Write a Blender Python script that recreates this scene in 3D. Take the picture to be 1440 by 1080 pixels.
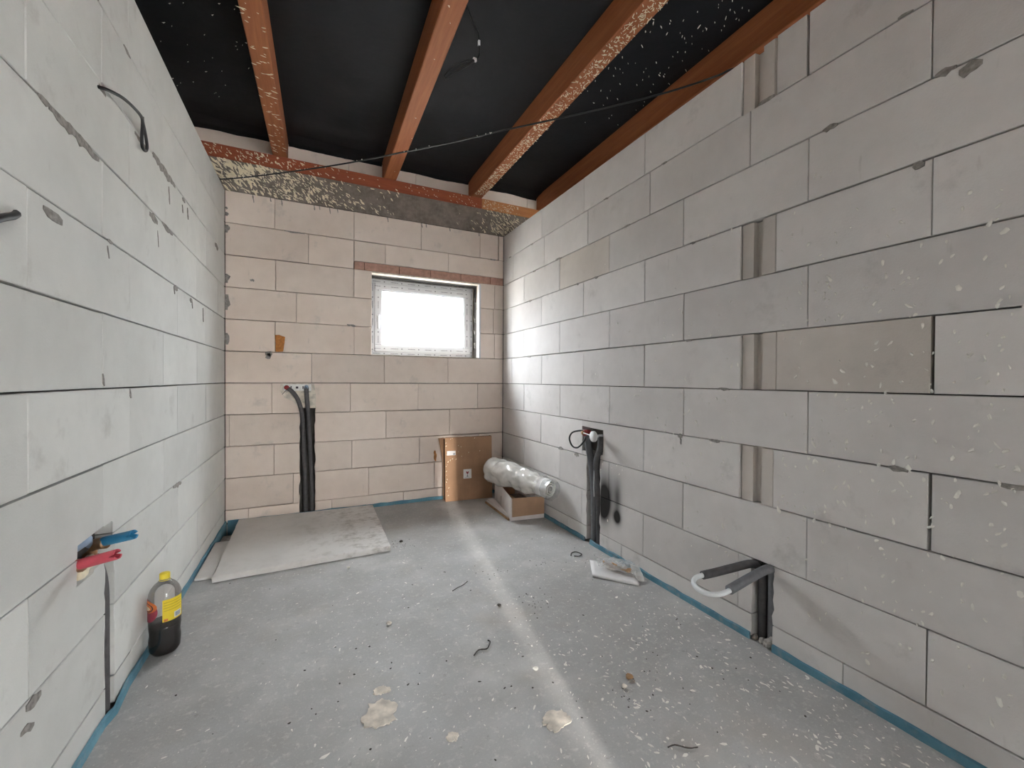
import bpy, bmesh, math, random
from mathutils import Vector, Matrix, noise

random.seed(7)
scene = bpy.context.scene
COL = scene.collection
for o in list(bpy.data.objects):
    bpy.data.objects.remove(o)

# ------------------------------------------------------------------ camera
F_PX, YAW, PIT, ROL = 588.79, 0.447173, -0.00991876, 0.00609859
CAM_Z = 1.1478
XL, TL, XR, YB = -0.607756, 0.00516234, 1.771748, 3.911213
fw = Vector((math.sin(YAW)*math.cos(PIT), math.cos(YAW)*math.cos(PIT), math.sin(PIT)))
r0 = Vector((math.cos(YAW), -math.sin(YAW), 0))
u0 = r0.cross(fw)
rv = r0*math.cos(ROL) + u0*math.sin(ROL)
uv = -r0*math.sin(ROL) + u0*math.cos(ROL)
cam = bpy.data.cameras.new('camera')
cam.sensor_width = 36.0
cam.lens = F_PX/1440*36.0
cam.clip_start = 0.02
cam_o = bpy.data.objects.new('camera', cam)
COL.objects.link(cam_o)
M3 = Matrix((rv, uv, -fw)).transposed()
cam_o.matrix_world = Matrix.Translation((0, 0, CAM_Z)) @ M3.to_4x4()
scene.camera = cam_o

# ------------------------------------------------------------------ world, sun, exposure
W = bpy.data.worlds.new('overcast_sky')
scene.world = W
W.use_nodes = True
bg = W.node_tree.nodes['Background']
bg.inputs['Color'].default_value = (0.895, 0.95, 1.0, 1)
# standard overcast sky: luminance grows from the horizon to the zenith as (1 + 2 sin h) / 3
wn, wl = W.node_tree.nodes, W.node_tree.links
tc_ = wn.new('ShaderNodeTexCoord'); sx_ = wn.new('ShaderNodeSeparateXYZ'); wl.new(tc_.outputs['Generated'], sx_.inputs[0])
mr_ = wn.new('ShaderNodeMapRange'); mr_.inputs['From Min'].default_value = 0.0; mr_.inputs['From Max'].default_value = 1.0
mr_.inputs['To Min'].default_value = 14.0; mr_.inputs['To Max'].default_value = 42.0
wl.new(sx_.outputs['Z'], mr_.inputs['Value']); wl.new(mr_.outputs['Result'], bg.inputs['Strength'])

SUN_DX = 0.14
sun = bpy.data.lights.new('sun', 'SUN')
sun.energy = 3.0
sun.angle = math.radians(1.2)
sun.color = (1.0, 0.96, 0.90)
sun_o = bpy.data.objects.new('sun', sun)
COL.objects.link(sun_o)
sd = Vector((SUN_DX, 1.0, -0.215)).normalized()
sun_o.rotation_euler = sd.to_track_quat('-Z', 'Y').to_euler()

def portal(name, loc, direction, sx, sz):
    l = bpy.data.lights.new(name, 'AREA')
    l.shape = 'RECTANGLE'; l.size = sx; l.size_y = sz
    l.cycles.is_portal = True
    o = bpy.data.objects.new(name, l); COL.objects.link(o)
    o.location = loc
    o.rotation_euler = Vector(direction).to_track_quat('-Z', 'Z').to_euler()
portal('window_portal', (0.998, YB+0.32, 1.725), (0, -1, 0), 1.02, 0.74)
HALL = -4.6          # far outer wall of the hall the room opens to, behind the camera
DOOR_X0, DOOR_X1, DOOR_Z0, DOOR_Z = 1.40, 3.45, 0.30, 2.75
portal('doorway_portal', ((DOOR_X0+DOOR_X1)/2, HALL-0.12, (DOOR_Z0+DOOR_Z)/2), (0, 1, 0), DOOR_X1-DOOR_X0, DOOR_Z-DOOR_Z0)

scene.view_settings.view_transform = 'Standard'
scene.view_settings.look = 'None'
scene.view_settings.gamma = 1
scene.view_settings.use_curve_mapping = False
scene.view_settings.exposure = 1.06

# ------------------------------------------------------------------ materials
MATS = {}
class NT:
    def __init__(s, name):
        m = bpy.data.materials.new(name); m.use_nodes = True
        s.m = m; s.t = m.node_tree; s.n = s.t.nodes; s.l = s.t.links
        s.b = s.n['Principled BSDF']; MATS[name] = m
    def add(s, typ, **kw):
        n = s.n.new(typ)
        for k, v in kw.items():
            if k in n.inputs: n.inputs[k].default_value = v
            else: setattr(n, k, v)
        return n
    def link(s, a, b): s.l.new(a, b)
    def pos(s, kind='Object'):
        if kind == 'World':
            return s.add('ShaderNodeNewGeometry').outputs['Position']
        return s.add('ShaderNodeTexCoord').outputs[kind]
    def noise(s, vec, scale, detail=4, rough=0.55, stretch=None):
        if stretch:
            mp = s.add('ShaderNodeMapping'); mp.inputs['Scale'].default_value = stretch
            s.link(vec, mp.inputs['Vector']); vec = mp.outputs['Vector']
        n = s.add('ShaderNodeTexNoise'); n.inputs['Scale'].default_value = scale
        n.inputs['Detail'].default_value = detail; n.inputs['Roughness'].default_value = rough
        s.link(vec, n.inputs['Vector']); return n.outputs['Fac']
    def ramp(s, fac, stops):
        r = s.add('ShaderNodeValToRGB'); e = r.color_ramp.elements
        e[0].position, e[0].color = stops[0][0], (*stops[0][1], 1)
        e[1].position, e[1].color = stops[1][0], (*stops[1][1], 1)
        for p, c in stops[2:]:
            x = e.new(p); x.color = (*c, 1)
        s.link(fac, r.inputs['Fac']); return r.outputs['Color']
    def mr(s, fac, a, b, c=0.0, d=1.0):
        n = s.add('ShaderNodeMapRange'); n.inputs['From Min'].default_value = a; n.inputs['From Max'].default_value = b
        n.inputs['To Min'].default_value = c; n.inputs['To Max'].default_value = d
        s.link(fac, n.inputs['Value']); return n.outputs['Result']
    def mix(s, fac, a, b, mode='MIX'):
        n = s.add('ShaderNodeMix'); n.data_type = 'RGBA'; n.blend_type = mode
        for inp, v in ((n.inputs[0], fac), (n.inputs[6], a), (n.inputs[7], b)):
            if isinstance(v, (int, float)): inp.default_value = v
            elif isinstance(v, tuple): inp.default_value = (*v, 1) if len(v) == 3 else v
            else: s.link(v, inp)
        return n.outputs[2]
    def math(s, op, a, b=None):
        n = s.add('ShaderNodeMath'); n.operation = op
        for inp, v in ((n.inputs[0], a), (n.inputs[1], b)):
            if v is None: continue
            if isinstance(v, (int, float)): inp.default_value = v
            else: s.link(v, inp)
        return n.outputs[0]
    def bump(s, h, strength=0.3, dist=0.01):
        b = s.add('ShaderNodeBump'); b.inputs['Strength'].default_value = strength; b.inputs['Distance'].default_value = dist
        s.link(h, b.inputs['Height']); s.link(b.outputs['Normal'], s.b.inputs['Normal'])
    def base(s, c):
        if isinstance(c, tuple): s.b.inputs['Base Color'].default_value = (*c, 1)
        else: s.link(c, s.b.inputs['Base Color'])
    def rough(s, v):
        if isinstance(v, (int, float)): s.b.inputs['Roughness'].default_value = v
        else: s.link(v, s.b.inputs['Roughness'])

def simple(name, col, rough=0.6, var=0.12, scale=25, metallic=0.0, bump=0.0, bscale=80, spec=None):
    t = NT(name); p = t.pos('Object')
    n = t.noise(p, scale)
    d = tuple(max(0, c*(1-var)) for c in col); l = tuple(min(1, c*(1+var)) for c in col)
    t.base(t.ramp(n, [(0.3, d), (0.7, l)])); t.rough(rough)
    t.b.inputs['Metallic'].default_value = metallic
    if spec is not None: t.b.inputs['Specular IOR Level'].default_value = spec
    if bump: t.bump(t.noise(p, bscale), bump, 0.004)
    return t.m

def block_mat(name, light, dark, soot=False, marks=0.5):
    t = NT(name); w = t.pos('World')
    oi = t.add('ShaderNodeObjectInfo')
    n1 = t.noise(w, 2.2, 5)
    n2 = t.noise(w, 14, 6)
    c = t.ramp(n1, [(0.30, dark), (0.62, light)])
    c = t.mix(t.mr(n2, 0.35, 0.7, 0, 0.22), c, tuple(x*0.86 for x in dark))
    # block-to-block tone
    hsv = t.add('ShaderNodeHueSaturation')
    t.link(t.mr(oi.outputs['Random'], 0, 1, 0.90, 1.05), hsv.inputs['Value'])
    t.link(c, hsv.inputs['Color']); c = hsv.outputs['Color']
    # smudges and scratches
    n3 = t.noise(w, 5.5, 6, 0.65)
    c = t.mix(t.mr(n3, 0.60, 0.78, 0, marks), c, (0.36, 0.34, 0.32))
    n4 = t.noise(w, 30, 3, 0.5, (1, 1, 0.25))
    c = t.mix(t.mr(n4, 0.70, 0.80, 0, 0.25), c, (0.30, 0.28, 0.26))
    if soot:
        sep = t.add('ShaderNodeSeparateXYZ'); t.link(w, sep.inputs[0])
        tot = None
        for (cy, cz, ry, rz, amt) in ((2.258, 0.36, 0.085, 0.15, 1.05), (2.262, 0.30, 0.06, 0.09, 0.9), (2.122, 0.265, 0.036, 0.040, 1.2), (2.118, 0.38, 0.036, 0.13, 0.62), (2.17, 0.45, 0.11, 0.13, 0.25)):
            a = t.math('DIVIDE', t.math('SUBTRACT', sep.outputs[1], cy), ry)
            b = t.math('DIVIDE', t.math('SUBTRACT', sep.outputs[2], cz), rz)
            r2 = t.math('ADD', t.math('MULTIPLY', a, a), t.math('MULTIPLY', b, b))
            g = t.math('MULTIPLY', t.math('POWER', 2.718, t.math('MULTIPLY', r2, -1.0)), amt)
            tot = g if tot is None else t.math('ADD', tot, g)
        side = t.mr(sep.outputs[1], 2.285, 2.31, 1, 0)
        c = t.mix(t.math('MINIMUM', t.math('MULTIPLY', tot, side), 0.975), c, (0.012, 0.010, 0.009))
    t.base(c); t.rough(0.95); t.b.inputs['Specular IOR Level'].default_value = 0.15
    t.bump(t.noise(w, 160, 3), 0.25, 0.003)
    return t.m

block_mat('block_right', (0.70, 0.665, 0.645), (0.62, 0.585, 0.565), soot=True)
block_mat('block_left', (0.68, 0.675, 0.65), (0.61, 0.605, 0.58))
block_mat('block_back', (0.81, 0.70, 0.625), (0.73, 0.61, 0.53))
block_mat('block_stained', (0.64, 0.585, 0.54), (0.56, 0.51, 0.465))
simple('mortar', (0.27, 0.25, 0.23), 0.95, 0.35, 60, bump=0.4)
simple('joint_core', (0.085, 0.078, 0.07), 0.95, 0.2, 20)  # darker than real mortar: shade inside the open joints put into the colour
simple('shell_plaster', (0.66, 0.63, 0.59), 0.9, 0.08, 6)
simple('blocker_deck', (0.6, 0.58, 0.55), 0.9, 0.08, 6)
simple('outside_ground', (0.34, 0.32, 0.29), 0.95, 0.15, 1.5)
simple('clay', (0.47, 0.27, 0.21), 0.9, 0.2, 30, bump=0.3)
simple('plaster_light', (0.64, 0.575, 0.495), 0.95, 0.28, 26, bump=0.4)
simple('foam_cream', (0.80, 0.70, 0.52), 0.7, 0.12, 40)
simple('foam_white', (0.80, 0.77, 0.71), 0.75, 0.1, 40)
simple('foam_orange', (0.44, 0.17, 0.035), 0.7, 0.3, 60, bump=0.6)
simple('black_cable', (0.012, 0.012, 0.013), 0.5, 0.2, 60)
simple('grey_insulation', (0.085, 0.08, 0.082), 0.75, 0.2, 40, bump=0.2)
simple('grey_insulation_light', (0.15, 0.15, 0.16), 0.7, 0.15, 40, bump=0.2)
simple('white_pipe', (0.80, 0.82, 0.83), 0.35, 0.04, 20)
simple('white_pvc', (0.62, 0.62, 0.64), 0.35, 0.03, 10)
simple('galvanised', (0.75, 0.74, 0.72), 0.45, 0.1, 40, metallic=0.3)
simple('brass', (0.42, 0.25, 0.14), 0.4, 0.2, 40, metallic=0.7)
simple('red_plastic', (0.60, 0.085, 0.115), 0.45, 0.08, 20)
simple('blue_plastic', (0.035, 0.24, 0.44), 0.45, 0.08, 20)
simple('dark_red', (0.30, 0.03, 0.03), 0.5, 0.2, 20)
simple('slate_blue', (0.25, 0.33, 0.45), 0.5, 0.15, 20)
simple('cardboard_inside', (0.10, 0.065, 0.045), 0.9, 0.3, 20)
simple('paper_white', (0.76, 0.74, 0.73), 0.7, 0.05, 14)
simple('carton_white', (0.70, 0.64, 0.62), 0.7, 0.08, 14)
simple('print_black', (0.03, 0.03, 0.04), 0.6, 0.2, 30)
simple('print_red', (0.28, 0.02, 0.03), 0.6, 0.2, 30)
simple('barcode_grey', (0.30, 0.32, 0.36), 0.6, 0.3, 300)
simple('brown_scrap', (0.33, 0.19, 0.09), 0.7, 0.3, 30)
simple('debris_dark', (0.06, 0.052, 0.045), 0.9, 0.4, 40)
simple('gravel', (0.36, 0.33, 0.30), 0.95, 0.3, 60, bump=0.5)
simple('yellow_cap', (0.80, 0.62, 0.03), 0.4, 0.08, 30)
simple('yellow_label', (0.80, 0.60, 0.03), 0.5, 0.05, 30)
simple('gold_print', (0.50, 0.34, 0.01), 0.5, 0.1, 60)
simple('orange_label', (0.65, 0.17, 0.04), 0.5, 0.2, 60)
simple('crimson_label', (0.33, 0.04, 0.07), 0.5, 0.2, 60)
simple('soda_dark', (0.008, 0.004, 0.004), 0.12, 0.2, 10, spec=0.8)
simple('white_roll', (0.80, 0.79, 0.74), 0.5, 0.05, 20)
simple('pit_dark', (0.10, 0.09, 0.08), 0.95, 0.3, 20)

def strip_mat():
    t = NT('blue_foam'); w = t.pos('World')
    n = t.noise(w, 7, 5)
    c = t.ramp(n, [(0.3, (0.06, 0.17, 0.235)), (0.7, (0.135, 0.30, 0.38))])
    d = t.noise(w, 22, 5)
    t.base(t.mix(t.mr(d, 0.52, 0.72, 0, 0.6), c, (0.28, 0.29, 0.29))); t.rough(0.75)
strip_mat()

def floor_mat():
    t = NT('concrete_floor'); w = t.pos('World')
    a = t.noise(w, 0.9, 6, 0.6)
    b = t.noise(w, 4.5, 8, 0.62)
    c = t.ramp(a, [(0.32, (0.325, 0.317, 0.305)), (0.66, (0.465, 0.462, 0.457))])
    c = t.mix(t.mr(b, 0.40, 0.72, 0, 0.5), c, (0.315, 0.30, 0.275))
    e = t.noise(w, 2.1, 6, 0.6)
    c = t.mix(t.mr(e, 0.52, 0.74, 0, 0.55), c, (0.62, 0.605, 0.58))
    g = t.noise(w, 36, 6, 0.7)
    c = t.mix(t.mr(g, 0.54, 0.68, 0, 0.42), c, (0.70, 0.68, 0.64))
    h = t.noise(w, 24, 5, 0.7)
    c = t.mix(t.mr(h, 0.62, 0.74, 0, 0.6), c, (0.17, 0.155, 0.14))
    q = t.noise(w, 110, 4, 0.7)
    c = t.mix(t.mr(q, 0.57, 0.71, 0, 0.35), c, (0.74, 0.71, 0.67))
    q2 = t.noise(w, 150, 3, 0.7)
    c = t.mix(t.mr(q2, 0.60, 0.74, 0, 0.5), c, (0.22, 0.20, 0.185))
    k = t.noise(w, 1.7, 4, 0.6)
    c = t.mix(t.mr(k, 0.55, 0.72, 0, 0.4), c, (0.36, 0.30, 0.235))
    t.base(c); t.rough(t.mr(b, 0.3, 0.7, 0.62, 0.85))
    t.bump(g, 0.3, 0.004)
floor_mat()

def wood_mat(name, light, dark, axis='Y'):
    t = NT(name); p = t.pos('Object')
    st = {'Y': (6, 0.35, 6), 'X': (0.35, 6, 6)}[axis]
    n = t.noise(p, 4, 6, 0.6, st)
    n2 = t.noise(p, 18, 4, 0.5, tuple(x for x in st))
    c = t.ramp(n, [(0.30, dark), (0.70, light)])
    c = t.mix(t.mr(n2, 0.4, 0.65, 0, 0.35), c, tuple(x*0.7 for x in dark))
    v = t.add('ShaderNodeTexVoronoi'); v.inputs['Scale'].default_value = 2.3
    mp = t.add('ShaderNodeMapping'); mp.inputs['Scale'].default_value = (1.6, 0.7, 1.6) if axis == 'Y' else (0.7, 1.6, 1.6)
    t.link(p, mp.inputs['Vector']); t.link(mp.outputs['Vector'], v.inputs['Vector'])
    c = t.mix(t.mr(v.outputs['Distance'], 0.02, 0.05, 0.85, 0), c, (0.06, 0.02, 0.01))
    t.base(c); t.rough(0.7); t.bump(n2, 0.15, 0.003)
wood_mat('beam_wood', (0.44, 0.155, 0.055), (0.33, 0.10, 0.034))
wood_mat('plate_wood', (0.38, 0.095, 0.032), (0.25, 0.05, 0.02), 'X')
wood_mat('plate_wood_lit', (0.62, 0.27, 0.10), (0.48, 0.18, 0.06), 'X')  # same timber, with the light falling on this end put into its colour

def membrane_mat():
    t = NT('roof_membrane'); w = t.pos('World')
    n = t.noise(w, 1.3, 5)
    c = t.ramp(n, [(0.3, (0.0065, 0.0062, 0.0072)), (0.7, (0.012, 0.0125, 0.016))])
    t.base(c); t.rough(0.7); t.b.inputs['Specular IOR Level'].default_value = 0.25
    t.bump(t.noise(w, 6, 3), 0.3, 0.02)
membrane_mat()

def concrete_mat():
    t = NT('rough_concrete'); w = t.pos('World')
    a = t.noise(w, 9, 7, 0.65); b = t.noise(w, 40, 5, 0.6)
    c = t.ramp(a, [(0.3, (0.13, 0.105, 0.088)), (0.7, (0.25, 0.21, 0.18))])
    c = t.mix(t.mr(b, 0.45, 0.7, 0, 0.4), c, (0.33, 0.29, 0.25))
    t.base(c); t.rough(0.95); t.bump(b, 0.6, 0.006)
concrete_mat()

def cardboard_mat(name, col):
    t = NT(name); p = t.pos('Object')
    n = t.noise(p, 7, 5); n2 = t.noise(p, 60, 3, 0.5, (1, 1, 0.1))
    c = t.ramp(n, [(0.3, tuple(x*0.84 for x in col)), (0.7, tuple(x*1.08 for x in col))])
    c = t.mix(t.mr(n2, 0.4, 0.7, 0, 0.15), c, tuple(x*0.7 for x in col))
    t.base(c); t.rough(0.8)
cardboard_mat('cardboard', (0.36, 0.205, 0.115))
cardboard_mat('cardboard_light', (0.42, 0.255, 0.155))

def board_mat():
    t = NT('board_white'); w = t.pos('World')
    n = t.noise(w, 2.0, 5); m = t.noise(w, 12, 7, 0.7)
    c = t.ramp(n, [(0.3, (0.60, 0.57, 0.54)), (0.7, (0.70, 0.675, 0.65))])
    sep = t.add('ShaderNodeSeparateXYZ'); t.link(w, sep.inputs[0])
    k = t.math('MULTIPLY', t.mr(m, 0.48, 0.66, 0, 0.75), t.mr(sep.outputs[0], -0.15, 0.35, 0.15, 1.0))
    c = t.mix(k, c, (0.30, 0.265, 0.23))
    t.base(c); t.rough(0.9); t.bump(m, 0.2, 0.004)
board_mat()

def film_mat(name, col, alpha, rough=0.18):
    t = NT(name); p = t.pos('Object')
    t.base(col); t.rough(rough)
    tr = t.add('ShaderNodeBsdfTransparent'); tr.inputs['Color'].default_value = (0.96, 0.96, 0.95, 1)
    mx = t.add('ShaderNodeMixShader'); n = t.noise(p, 14, 4)
    t.link(t.mr(n, 0.3, 0.7, alpha-0.12, alpha+0.12), mx.inputs[0])
    t.link(tr.outputs[0], mx.inputs[1]); t.link(t.b.outputs[0], mx.inputs[2])
    t.link(mx.outputs[0], t.n['Material Output'].inputs['Surface'])
    t.b.inputs['Coat Weight'].default_value = 0.6; t.b.inputs['Coat Roughness'].default_value = 0.08
    t.bump(t.noise(p, 16, 3), 0.35, 0.01)
film_mat('plastic_film', (0.80, 0.765, 0.72), 0.70, 0.10)
film_mat('clear_film', (0.75, 0.74, 0.73), 0.45, 0.12)


def pet_mat():
    t = NT('bottle_pet')
    tr = t.add('ShaderNodeBsdfTransparent'); tr.inputs['Color'].default_value = (0.95, 0.93, 0.92, 1)
    gl = t.add('ShaderNodeBsdfGlossy'); gl.inputs['Roughness'].default_value = 0.08
    mx = t.add('ShaderNodeMixShader')
    fr = t.add('ShaderNodeFresnel'); fr.inputs['IOR'].default_value = 1.45
    t.link(t.mr(fr.outputs[0], 0.0, 1.0, 0.03, 0.75), mx.inputs[0])
    t.link(tr.outputs[0], mx.inputs[1]); t.link(gl.outputs[0], mx.inputs[2])
    t.link(mx.outputs[0], t.n['Material Output'].inputs['Surface'])
pet_mat()
def glass_mat():
    t = NT('window_glass')
    tr = t.add('ShaderNodeBsdfTransparent'); tr.inputs['Color'].default_value = (0.97, 0.98, 0.98, 1)
    gl = t.add('ShaderNodeBsdfGlossy'); gl.inputs['Roughness'].default_value = 0.03
    mx = t.add('ShaderNodeMixShader'); mx.inputs[0].default_value = 0.06
    t.link(tr.outputs[0], mx.inputs[1]); t.link(gl.outputs[0], mx.inputs[2])
    t.link(mx.outputs[0], t.n['Material Output'].inputs['Surface'])
glass_mat()

def printed_film(name, axis, c0):
    # protective film on the window frame: one row of small dark print along each bar
    t = NT(name); p = t.pos('World')
    sep = t.add('ShaderNodeSeparateXYZ'); t.link(p, sep.inputs[0])
    u, v = (sep.outputs[0], sep.outputs[2]) if axis == 'X' else (sep.outputs[2], sep.outputs[0])
    pr = t.math('FRACT', t.math('MULTIPLY', u, 6.2))
    def band(x, a, b): return t.math('MULTIPLY', t.math('GREATER_THAN', x, a), t.math('LESS_THAN', x, b))
    dash = t.math('MULTIPLY', band(pr, 0.20, 0.62), t.math('GREATER_THAN', t.math('FRACT', t.math('MULTIPLY', u, 110.0)), 0.3))
    dot = band(pr, 0.80, 0.87)
    tot = None
    for c in c0:
        d = t.math('ABSOLUTE', t.math('SUBTRACT', v, c))
        k = t.math('ADD', t.math('MULTIPLY', dash, t.math('LESS_THAN', d, 0.0035)), t.math('MULTIPLY', dot, t.math('LESS_THAN', d, 0.0055)))
        tot = k if tot is None else t.math('ADD', tot, k)
    t.base(t.mix(t.math('MULTIPLY', tot, 0.8), (0.60, 0.60, 0.62), (0.09, 0.09, 0.11))); t.rough(0.3)
printed_film('film_print_h', 'X', (1.389, 1.434, 2.060, 2.014)); printed_film('film_print_v', 'Z', (0.512, 0.562, 1.484, 1.434))

# ------------------------------------------------------------------ helpers
def new_obj(name, me, mat=None, parent=None, loc=None, rot=None):
    o = bpy.data.objects.new(name, me)
    COL.objects.link(o)
    if mat is not None and me is not None and not me.materials:
        me.materials.append(MATS[mat] if isinstance(mat, str) else mat)
    if parent is not None: o.parent = parent
    if loc is not None: o.location = loc
    if rot is not None: o.rotation_euler = rot
    return o

def tag(o, label=None, cat=None, group=None, kind=None):
    if label: o['label'] = label
    if cat: o['category'] = cat
    if group: o['group'] = group
    if kind: o['kind'] = kind
    return o

def empty(name, loc=(0, 0, 0), rz=0.0):
    o = bpy.data.objects.new(name, None); COL.objects.link(o)
    o.empty_display_size = 0.05
    o.location = loc; o.rotation_euler = (0, 0, rz)
    return o

def to_mesh(bm, name, smooth=False):
    bmesh.ops.recalc_face_normals(bm, faces=bm.faces)
    me = bpy.data.meshes.new(name)
    bm.to_mesh(me); bm.free()
    if smooth:
        for p in me.polygons: p.use_smooth = True
    return me

def box_bm(bm, x0, x1, y0, y1, z0, z1):
    vs = [bm.verts.new((x, y, z)) for x in (x0, x1) for y in (y0, y1) for z in (z0, z1)]
    for f in ((0, 1, 3, 2), (4, 6, 7, 5), (0, 4, 5, 1), (2, 3, 7, 6), (0, 2, 6, 4), (1, 5, 7, 3)):
        bm.faces.new([vs[i] for i in f])
    return vs

def box(name, dims, mat, parent=None, bevel=0.0, seg=1, loc=None, rot=None):
    bm = bmesh.new(); box_bm(bm, *dims)
    if bevel:
        bmesh.ops.bevel(bm, geom=list(bm.edges), offset=bevel, segments=seg, affect='EDGES')
    return new_obj(name, to_mesh(bm, name), mat, parent, loc, rot)

def catmull(pts, n=8):
    P = [Vector(p) for p in pts]
    P = [P[0]*2-P[1]] + P + [P[-1]*2-P[-2]]
    out = []
    for i in range(1, len(P)-2):
        for k in range(n):
            t = k/n
            a, b, c, d = P[i-1], P[i], P[i+1], P[i+2]
            out.append(0.5*((2*b)+(c-a)*t+(2*a-5*b+4*c-d)*t*t+(3*b-a-3*c+d)*t**3))
    out.append(P[-2])
    return out

def tube_bm(bm, pts, rad, seg=10, cap=True, jitter=0.0):
    P = [Vector(p) for p in pts]; n = len(P)
    rads = rad if isinstance(rad, (list, tuple)) else [rad]*n
    T = []
    for i in range(n):
        d = P[min(i+1, n-1)]-P[max(i-1, 0)]
        T.append(d.normalized())
    up = Vector((0, 0, 1)) if abs(T[0].z) < 0.9 else Vector((1, 0, 0))
    N = T[0].cross(up).normalized()
    rings = []
    for i in range(n):
        N = (N - T[i]*N.dot(T[i]))
        N = N.normalized() if N.length > 1e-6 else T[i].orthogonal().normalized()
        B = T[i].cross(N)
        ring = []
        for k in range(seg):
            a = 2*math.pi*k/seg
            r = rads[i]*(1+random.uniform(-jitter, jitter))
            ring.append(bm.verts.new(P[i]+(N*math.cos(a)+B*math.sin(a))*r))
        rings.append(ring)
    for i in range(n-1):
        for k in range(seg):
            bm.faces.new((rings[i][k], rings[i][(k+1) % seg], rings[i+1][(k+1) % seg], rings[i+1][k]))
    if cap:
        bm.faces.new(rings[0]); bm.faces.new(rings[-1])
    return rings

def tube(name, pts, rad, mat, parent=None, seg=10, n=8, smooth_path=True, jitter=0.0):
    bm = bmesh.new()
    tube_bm(bm, catmull(pts, n) if smooth_path else pts, rad, seg, True, jitter)
    return new_obj(name, to_mesh(bm, name, True), mat, parent)

def lathe_bm(bm, prof, seg=24, close=False, wob=None):
    rings = []
    for r, z in prof:
        if r < 1e-5: rings.append([bm.verts.new((0, 0, z))]); continue
        ring = []
        for k in range(seg):
            a = 2*math.pi*k/seg
            rr = r if wob is None else r*wob(a, z)
            ring.append(bm.verts.new((rr*math.cos(a), rr*math.sin(a), z)))
        rings.append(ring)
    for A, B in zip(rings[:-1], rings[1:]):
        for k in range(seg):
            k2 = (k+1) % seg
            if len(A) == 1 and len(B) == 1: continue
            if len(A) == 1: bm.faces.new((A[0], B[k2], B[k]))
            elif len(B) == 1: bm.faces.new((A[k], A[k2], B[0]))
            else: bm.faces.new((A[k], A[k2], B[k2], B[k]))

def lathe(name, prof, mat, parent=None, seg=24, wob=None):
    bm = bmesh.new(); lathe_bm(bm, prof, seg, wob=wob)
    return new_obj(name, to_mesh(bm, name, True), mat, parent)

def poly_prism(name, pts, depth, mat, parent=None, frame=None, bulge=0.0):
    """flat outline (2D pts) extruded by depth; frame maps (u,v,w) -> xyz"""
    bm = bmesh.new()
    fr = frame or (lambda u, v, w: (u, v, w))
    a = [bm.verts.new(fr(u, v, 0)) for u, v in pts]
    b = [bm.verts.new(fr(u, v, depth)) for u, v in pts]
    n = len(pts)
    for i in range(n): bm.faces.new((a[i], a[(i+1) % n], b[(i+1) % n], b[i]))
    bm.faces.new(a)
    if bulge:
        cu = sum(p[0] for p in pts)/n; cv = sum(p[1] for p in pts)/n
        c = bm.verts.new(fr(cu, cv, depth+bulge))
        for i in range(n): bm.faces.new((b[i], b[(i+1) % n], c))
    else: bm.faces.new(b)
    return new_obj(name, to_mesh(bm, name), mat, parent)

# splatter: many small flattened lumps, one joined part
def splat_bm(bm, P, U, V, N, a, b, h, ang):
    c, s = math.cos(ang), math.sin(ang)
    E1 = U*c+V*s; E2 = V*c-U*s
    k = random.choice((5, 6, 7))
    ring = []
    for i in range(k):
        t = 2*math.pi*(i+random.uniform(-0.25, 0.25))/k
        m = random.uniform(0.65, 1.2)
        ring.append(bm.verts.new(P+E1*(a*math.cos(t)*m)+E2*(b*math.sin(t)*m)))
    top = bm.verts.new(P+N*h+E1*random.uniform(-0.3, 0.3)*a+E2*random.uniform(-0.3, 0.3)*b)
    for i in range(k): bm.faces.new((ring[i], ring[(i+1) % k], top))

def splatter(name, mat, parent, gen, U, V, N, inv=None):
    bm = bmesh.new()
    U, V, N = Vector(U), Vector(V), Vector(N)
    for (P, a, b, h, ang) in gen:
        splat_bm(bm, Vector(P)+N*0.0005, U, V, N, a, b, h, ang)
    o = new_obj(name, to_mesh(bm, name, True), mat, parent)
    if parent is not None and inv is None:
        o.matrix_parent_inverse = parent.matrix_basis.inverted()
    o['kind'] = 'stuff'
    return o

# ------------------------------------------------------------------ walls of aerated concrete blocks
TOPZ = 2.61
Z0 = 1.11
BD = 0.075           # depth of the block layer in front of the core

def block_mesh(a0, a1, z0, z1, d0=0.0):
    """box with chamfered front edge, in wall frame (along, depth, up)"""
    c = 0.0022
    j = lambda: random.uniform(-0.0007, 0.0007)
    d0 += random.uniform(-0.0012, 0.0012)
    F = [(a0+c+j(), d0, z0+c+j()), (a1-c+j(), d0, z0+c+j()), (a1-c+j(), d0, z1-c+j()), (a0+c+j(), d0, z1-c+j())]
    G = [(a0, d0+c, z0), (a1, d0+c, z0), (a1, d0+c, z1), (a0, d0+c, z1)]
    H = [(a0, BD, z0), (a1, BD, z0), (a1, BD, z1), (a0, BD, z1)]
    faces = [(0, 1, 2, 3)]
    for i in range(4):
        k = (i+1) % 4
        faces += [(i, i+4, k+4, k), (i+4, i+8, k+8, k+4)]
    me = bpy.data.meshes.new('block')
    me.from_pydata(F+G+H, [], faces)
    return me

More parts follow.
